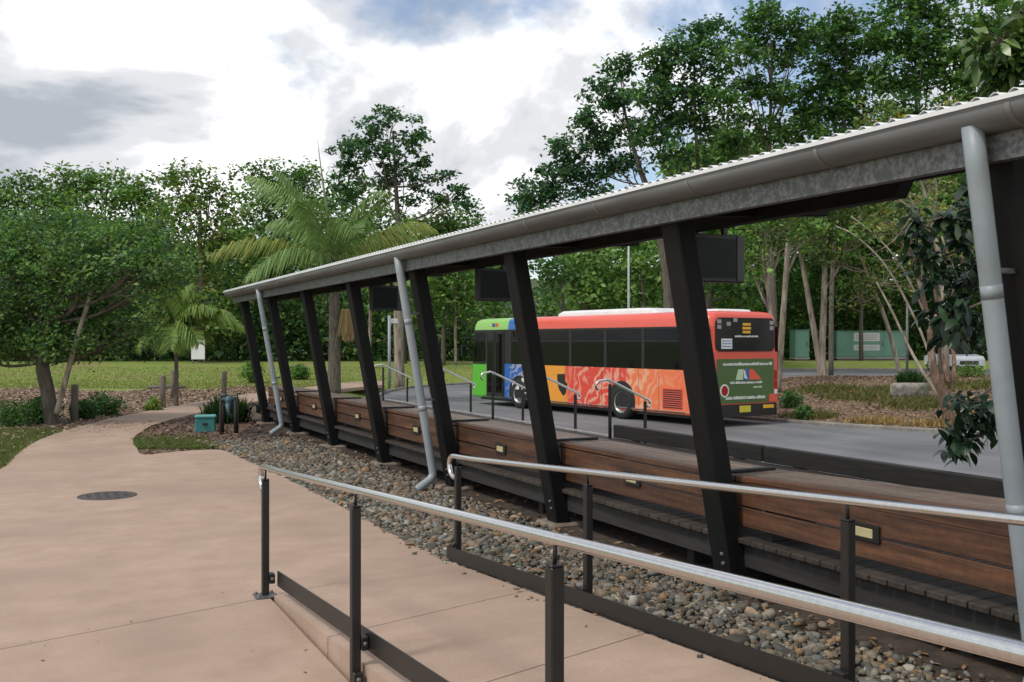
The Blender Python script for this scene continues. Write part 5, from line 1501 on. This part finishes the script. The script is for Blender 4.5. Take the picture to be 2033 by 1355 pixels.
# ------------------------------------------------------------------ small things
# timber bollards
def bollard(px, py, top, label, lean=0.0):
    x, y, _ = on_plane(px, py, -.03); Z = FW[0] * x + FW[1] * y; h = (py - top) / F_PX * Z
    t = thing('timber_bollard', label, 'bollard', (x, y, -.03), 0, 'weathered timber bollards beside the path')
    t.rotation_euler = (lean, lean * .6, 0)
    MB().tube([(0, 0, -.05), (0, 0, h * .5), (.004, .002, h - .03), (.004, .002, h)], [.083, .080, .078, .066], 12).build('post', M['wood_grey'], t)
bollard(148, 838, 764, 'grey timber bollard nearest the forked left tree')
bollard(323, 812, 746, 'grey timber bollard left of the young palm')
bollard(344, 790, 736, 'grey timber bollard hidden partly behind the young palm trunk', .02)
bollard(445, 800, 737, 'grey timber bollard rising behind the bushy shrub by the water meter')
# rock kerb stones / log beside middle bollard
lx, ly, _ = on_plane(330, 772, -.02)
tag(MB().tube([(-.7, 0, .05), (0, .02, .07), (.75, -.02, .05)], [.06, .08, .06], 9).build('fallen_log', M['wood_grey'], None, (lx, ly, -.02), (0, 0, -.4)), 'grey log lying on the bed behind the middle bollard', 'log')
# notice board on the far lawn
nx, ny, _ = at_depth(393, 716, 60); nz = gz(nx, ny)
nb = thing('notice_board', 'white notice board on posts at the far edge of the lawn', 'sign', (nx, ny, nz), -YAW)
MB().b2(-.40, .42, -.03, .03, .25, 1.45, .01).build('panel', M['bus_white'], nb)
for x in (-.34, .36):
    MB().b2(x - .04, x + .04, .035, .10, -.05, 1.5).build('post', M['galv'], nb)
MB().tube([(-.75, 0, 1.62), (-.5, 0, 1.68), (-.2, 0, 1.6), (0, 0, 1.46)], [.03, .05, .06, .03], 8).build('bracket_arm', M['bus_white'], nb)
lp = thing('lamp_post', 'thin pale lamp post with a short arm behind the young palm', 'lamp post', at_depth(405, 716, 61)[:2] + (gz(*at_depth(405, 716, 61)[:2]),))
MB().tube([(0, 0, 0), (0, 0, 3.7)], [.05, .035], 8).build('pole', M['galv'], lp)
MB().b2(0, .55, -.06, .06, 3.66, 3.74, .02).build('lamp_head', M['galv'], lp)
lp2 = thing('lamp_post', 'white lamp pole rising over the roof of the bus', 'lamp post', at_depth(1248, 716, 56)[:2] + (gz(*at_depth(1248, 716, 56)[:2]),))
MB().tube([(0, 0, -.1), (0, 0, 3.0), (0, 0, 7.6)], [.09, .075, .05], 10).build('pole', M['bus_white'], lp2)
MB().box((0, -.3, 7.6), (.16, .7, .09), .02).build('lamp_head', M['galv'], lp2)
lp3 = thing('sign_post', 'pale grey post with a small white plate near the fourth shelter post', 'sign', at_depth(773, 745, 45)[:2] + (gz(*at_depth(773, 745, 45)[:2]),))
MB().tube([(0, 0, -.1), (0, 0, 3.35)], .07, 10).build('pole', M['pipe'], lp3)
MB().box((.22, 0, 3.1), (.34, .05, .22), .01).build('plate', M['bus_white'], lp3)
lp4 = thing('sign_post', 'slim grey pole at the right end of the long green cabinet', 'sign', at_depth(1801, 745, 46)[:2] + (gz(*at_depth(1801, 745, 46)[:2]) - .1,))
MB().tube([(0, 0, -.1), (0, 0, 3.6)], .055, 10).build('pole', M['galv'], lp4)
MB().b2(-.06, .06, -.02, .02, 3.3, 3.6).build('cap', M['galv'], lp4)
# green utility cabinets
M['cabinet'] = pm('cabinet_green', (.16, .33, .255), (.19, .37, .29), 2, .5, c3=(.13, .27, .21), s3=1.0, lo3=.5, hi3=.75)
def cabinet(px0, px1, top, bot, Z, label, notices=False, panels=3):
    x0, y0, _ = at_depth(px0, bot, Z); x1, y1, _ = at_depth(px1, bot, Z); w = math.hypot(x1 - x0, y1 - y0); h = (bot - top) / F_PX * Z
    zb = EYE - (bot - CY) / F_PX * Z
    t = thing('utility_cabinet', label, 'cabinet', ((x0 + x1) / 2, (y0 + y1) / 2, zb), -YAW)
    MB().b2(-w / 2, w / 2, .02, 1.4, .10, h - .06, .02).build('housing', M['cabinet'], t)
    MB().b2(-w / 2 - .04, w / 2 + .04, -.04, 1.46, h - .06, h, .015).build('lid', M['cabinet'], t)
    MB().b2(-w / 2 - .02, w / 2 + .02, -.01, 1.42, .0, .10, .01).build('plinth', M['concrete_edge'], t)
    MB().b2(-w / 2 + .1, w / 2 - .1, .06, 1.3, -.5, .0).build('footing', M['footing'], t)
    for i in range(panels):
        a = -w / 2 + .06 + i * (w - .12) / panels; b2_ = a + (w - .12) / panels - .03
        d = MB().b2(a, b2_, -.012, .018, .16, h - .10, .008).build('door', M['cabinet'], t)
        MB().b2(b2_ - .10, b2_ - .06, -.035, -.012, h * .45, h * .58).build('handle', M['black_steel'], d)
    if notices:
        for (za, zb2) in ((h * .63, h * .92), (h * .30, h * .50)):
            nt_ = MB().b2(-w / 2 + w * .24, -w / 2 + w * .60, -.022, -.013, za, zb2).build('notice', M['bus_white'], t)
            for k in range(3):
                MB().b2(-w / 2 + w * .27, -w / 2 + w * .57, -.0245, -.0215, za + (zb2 - za) * (.2 + .25 * k), za + (zb2 - za) * (.28 + .25 * k)).build('notice_line', M['grey_int'], nt_)
cabinet(1661, 1803, 657, 713, 67, 'long green utility cabinet with two white notices beyond the car park', True)
cabinet(1579, 1607, 655, 714, 66, 'narrow tall green utility cabinet left of the long one', False, 1)
# boulder
def boulder(px, py, Z, rx, rz, label):
    x, y, _ = at_depth(px, py, Z); z = gz(x, y)
    V0, F0 = ico(4); d = np.ones(len(V0))
    for f in (1.3, 2.7, 5.5, 11):
        ph = rng.uniform(0, 6, 3); d += .16 / f * (np.sin(V0[:, 0] * f * 2 + ph[0]) + np.sin(V0[:, 1] * f * 2 + ph[1]) + np.sin(V0[:, 2] * f * 2 + ph[2]))
    W = V0 * d[:, None] * np.array([rx, rx * .7, rz]); W[:, 2] = np.minimum(W[:, 2], rz * .72 + .05 * W[:, 2])
    o = put('boulder', np_mesh('boulder', W, F0, M['rock'], smooth=True), None, (x, y, z + rz * .25), (0, 0, -YAW))
    return tag(o, label, 'boulder')
boulder(1806, 798, 29.8, .62, .42, 'large grey mossy boulder on the garden island')
boulder(650, 738, 47, .45, .5, 'grey boulder on the lawn between the second and third posts')
# manhole cover
mx_, my_, _ = on_plane(213, 985, 0)
mc = thing('manhole_cover', 'round dark iron manhole cover in the pale concrete', 'manhole cover', (mx_, my_, .0))
MB().lathe([(0, .006), (.27, .006), (.275, .003), (.285, .003), (.29, .007), (.325, .007), (.328, .0)], 40).build('cover', M['iron'], mc)
for k in range(5):
    for j in range(5):
        if (k - 2) ** 2 + (j - 2) ** 2 < 6:
            MB().box(((k - 2) * .1, (j - 2) * .1, .008), (.05, .02, .005)).build('tread_bar', M['iron'], mc, None, None)
# teal meter box
tx, ty, _ = on_plane(408, 857, -.03)
M['teal'] = pm('teal_plastic', (.02, .16, .155), (.03, .20, .19), 3, .5)
M['teal_lid'] = pm('teal_lid', (.10, .34, .32), (.13, .38, .36), 3, .5)
tb = thing('valve_box', 'teal plastic valve box in the mulch bed', 'box', (tx, ty, -.03), -.2)
V, Fc = cbox_data(.38, .34, .30, .02)
MB().add([(x * (1.06 if z < 0 else .98), y * (1.06 if z < 0 else .98), z + .14) for x, y, z in V], Fc).build('body', M['teal'], tb)
MB().box((0, 0, .31), (.41, .37, .045), .012).build('lid', M['teal_lid'], tb)
MB().box((0, -.20, .16), (.10, .02, .05), .004).build('latch', M['black_steel'], tb)
# water meter with two stakes
wx, wy, _ = on_plane(455, 862, -.03)
M['pipe_blue'] = pm('blue_green_paint', (.03, .07, .09), (.06, .12, .15), 8, .5)
wm = thing('water_meter', 'blue backflow valve between two short dark posts in the mulch bed', 'water meter', (wx, wy, -.03), -YAW)
MB().tube([(-.17, 0, 0), (-.17, 0, .62), (-.15, 0, .68), (-.06, 0, .70)], .024, 10).build('riser', M['iron'], wm)
MB().tube([(.14, -.06, 0), (.14, -.06, .66)], .032, 10).build('stake', M['wood_bearer'], wm)
MB().tube([(-.16, .1, 0), (-.16, .1, .60)], .034, 10).build('stake', M['wood_bearer'], wm)
MB().tube([(.16, 0, 0), (.16, 0, .60), (.14, 0, .67), (.08, 0, .69)], .024, 10).build('riser', M['iron'], wm)
vb = MB().lathe([(0, -.12), (.06, -.12), (.075, -.08), (.06, -.02), (.085, .03), (.085, .08), (.05, .12), (0, .13)], 14, Matrix.Translation((0, 0, .62))).build('valve_body', M['pipe_blue'], wm)
MB().tube([(-.12, 0, .69), (.12, 0, .69)], .04, 12).build('cross_pipe', M['pipe_blue'], wm)
MB().tube([(-.02, -.05, .60), (.03, -.09, .36)], [.05, .03], 10).build('drain_spout', M['pipe_blue'], wm)
for x in (-.12, .12):
    MB().lathe([(0, .02), (.045, .02), (.05, 0), (.045, -.02), (0, -.02)], 10, Matrix.Translation((x, 0, .77))).build('hand_wheel', M['galv'], vb)
# white parked car
def car():
    Z = 56; cx_, cy_, _ = at_depth(1893, 722, Z); zb = gz(cx_, cy_)
    t = thing('parked_car', 'white parked car beyond the island trees at the right', 'car', (cx_, cy_, zb), math.radians(-118))
    M['car_white'] = pm('car_white', (.70, .72, .74), (.76, .78, .80), 2, .25)
    prof = [(-2.1, .35), (-2.15, .62), (-2.05, .86), (-1.3, .95), (1.0, .98), (1.9, .88), (2.12, .70), (2.1, .35)]
    V = [];Fc = []
    for s, k in ((-.86, .97), (-.78, 1.0), (.78, 1.0), (.86, .97)):
        V += [(x * k, s, z if abs(s) < .8 else z * .985) for x, z in prof]
    n = len(prof)
    for j in range(3):
        for i in range(n - 1):
            Fc.append((j * n + i, j * n + i + 1, (j + 1) * n + i + 1, (j + 1) * n + i))
    Fc += [list(range(n))[::-1], list(range(3 * n, 4 * n))]
    MB().add(V, Fc).build('body', M['car_white'], t)
    cab = [(-1.75, .94), (-1.15, 1.42), (.15, 1.46), (1.15, .96)]
    V = [(x, -.74, z) if z < 1 else (x, -.60, z) for x, z in cab] + [(x, .74, z) if z < 1 else (x, .60, z) for x, z in cab]
    MB().add(V, [(0, 1, 2, 3), (7, 6, 5, 4), (1, 5, 6, 2)]).build('cabin', M['car_white'], t)
    for nm, q in (('windscreen', [(1.17, -.68, .98), (1.17, .68, .98), (.20, .55, 1.44), (.20, -.55, 1.44)]), ('rear_screen', [(-1.77, -.68, .96), (-1.19, -.55, 1.41), (-1.19, .55, 1.41), (-1.77, .68, .96)])):
        MB().add(q, [(0, 1, 2, 3)]).build(nm, M['glass_rear'], t)
    for s in (1, -1):
        q = [(-1.45, s * .750, .98), (.92, s * .750, .98), (.12, s * .626, 1.41), (-1.08, s * .626, 1.38)]
        MB().add(q, [(0, 1, 2, 3) if s < 0 else (3, 2, 1, 0)]).build('side_window', M['glass_rear'], t)
        for x in (1.35, -1.3):
            R4 = Matrix.Translation((x, s * .78, .31)) @ Matrix.Rotation(-s * math.pi / 2, 4, 'X')
            w = MB().lathe([(.19, .085), (.22, .095), (.29, .09), (.31, .05), (.31, -.1)], 20, R4).build('wheel', M['rubber'], t)
            MB().lathe([(0, .07), (.1, .07), (.17, .06), (.2, .088)], 16, R4).build('rim', M['rim'], w)
        MB().box((2.02, s * .62, .72), (.12, .34, .14), .03).build('headlight', M['bus_white'], t)
        MB().box((-2.06, s * .66, .76), (.1, .26, .14), .03).build('tail_lamp', M['tail_red'], t)
    MB().b2(2.05, 2.14, -.5, .5, .42, .62, .02).build('grille', M['bus_black'], t)
    MB().b2(-2.0, 2.0, -.8, .8, .22, .36).build('underbody', M['bus_black'], t)
car()
# low hills far off
V, Fc = [], []
for i in range(60):
    a = math.radians(-60 + 120 * i / 59)
    for r, z in ((700, -5), (820, 38 + 14 * math.sin(i * .7) + 8 * math.sin(i * 1.9)), (1000, 55 + 16 * math.sin(i * .5 + 2))):
        w = RT * math.sin(a) * r + FW * math.cos(a) * r; V.append((float(w[0]), float(w[1]), z))
for i in range(59):
    for k in range(2):
        Fc.append((i * 3 + k, i * 3 + 3 + k, i * 3 + 4 + k, i * 3 + 1 + k))
M['hill'] = pm('wooded_hill', (.045, .075, .035), (.08, .11, .05), .03, .95, .4, .2, bdist=2)
kind(MB().add(V, Fc, True).build('hills', M['hill']), 'structure')
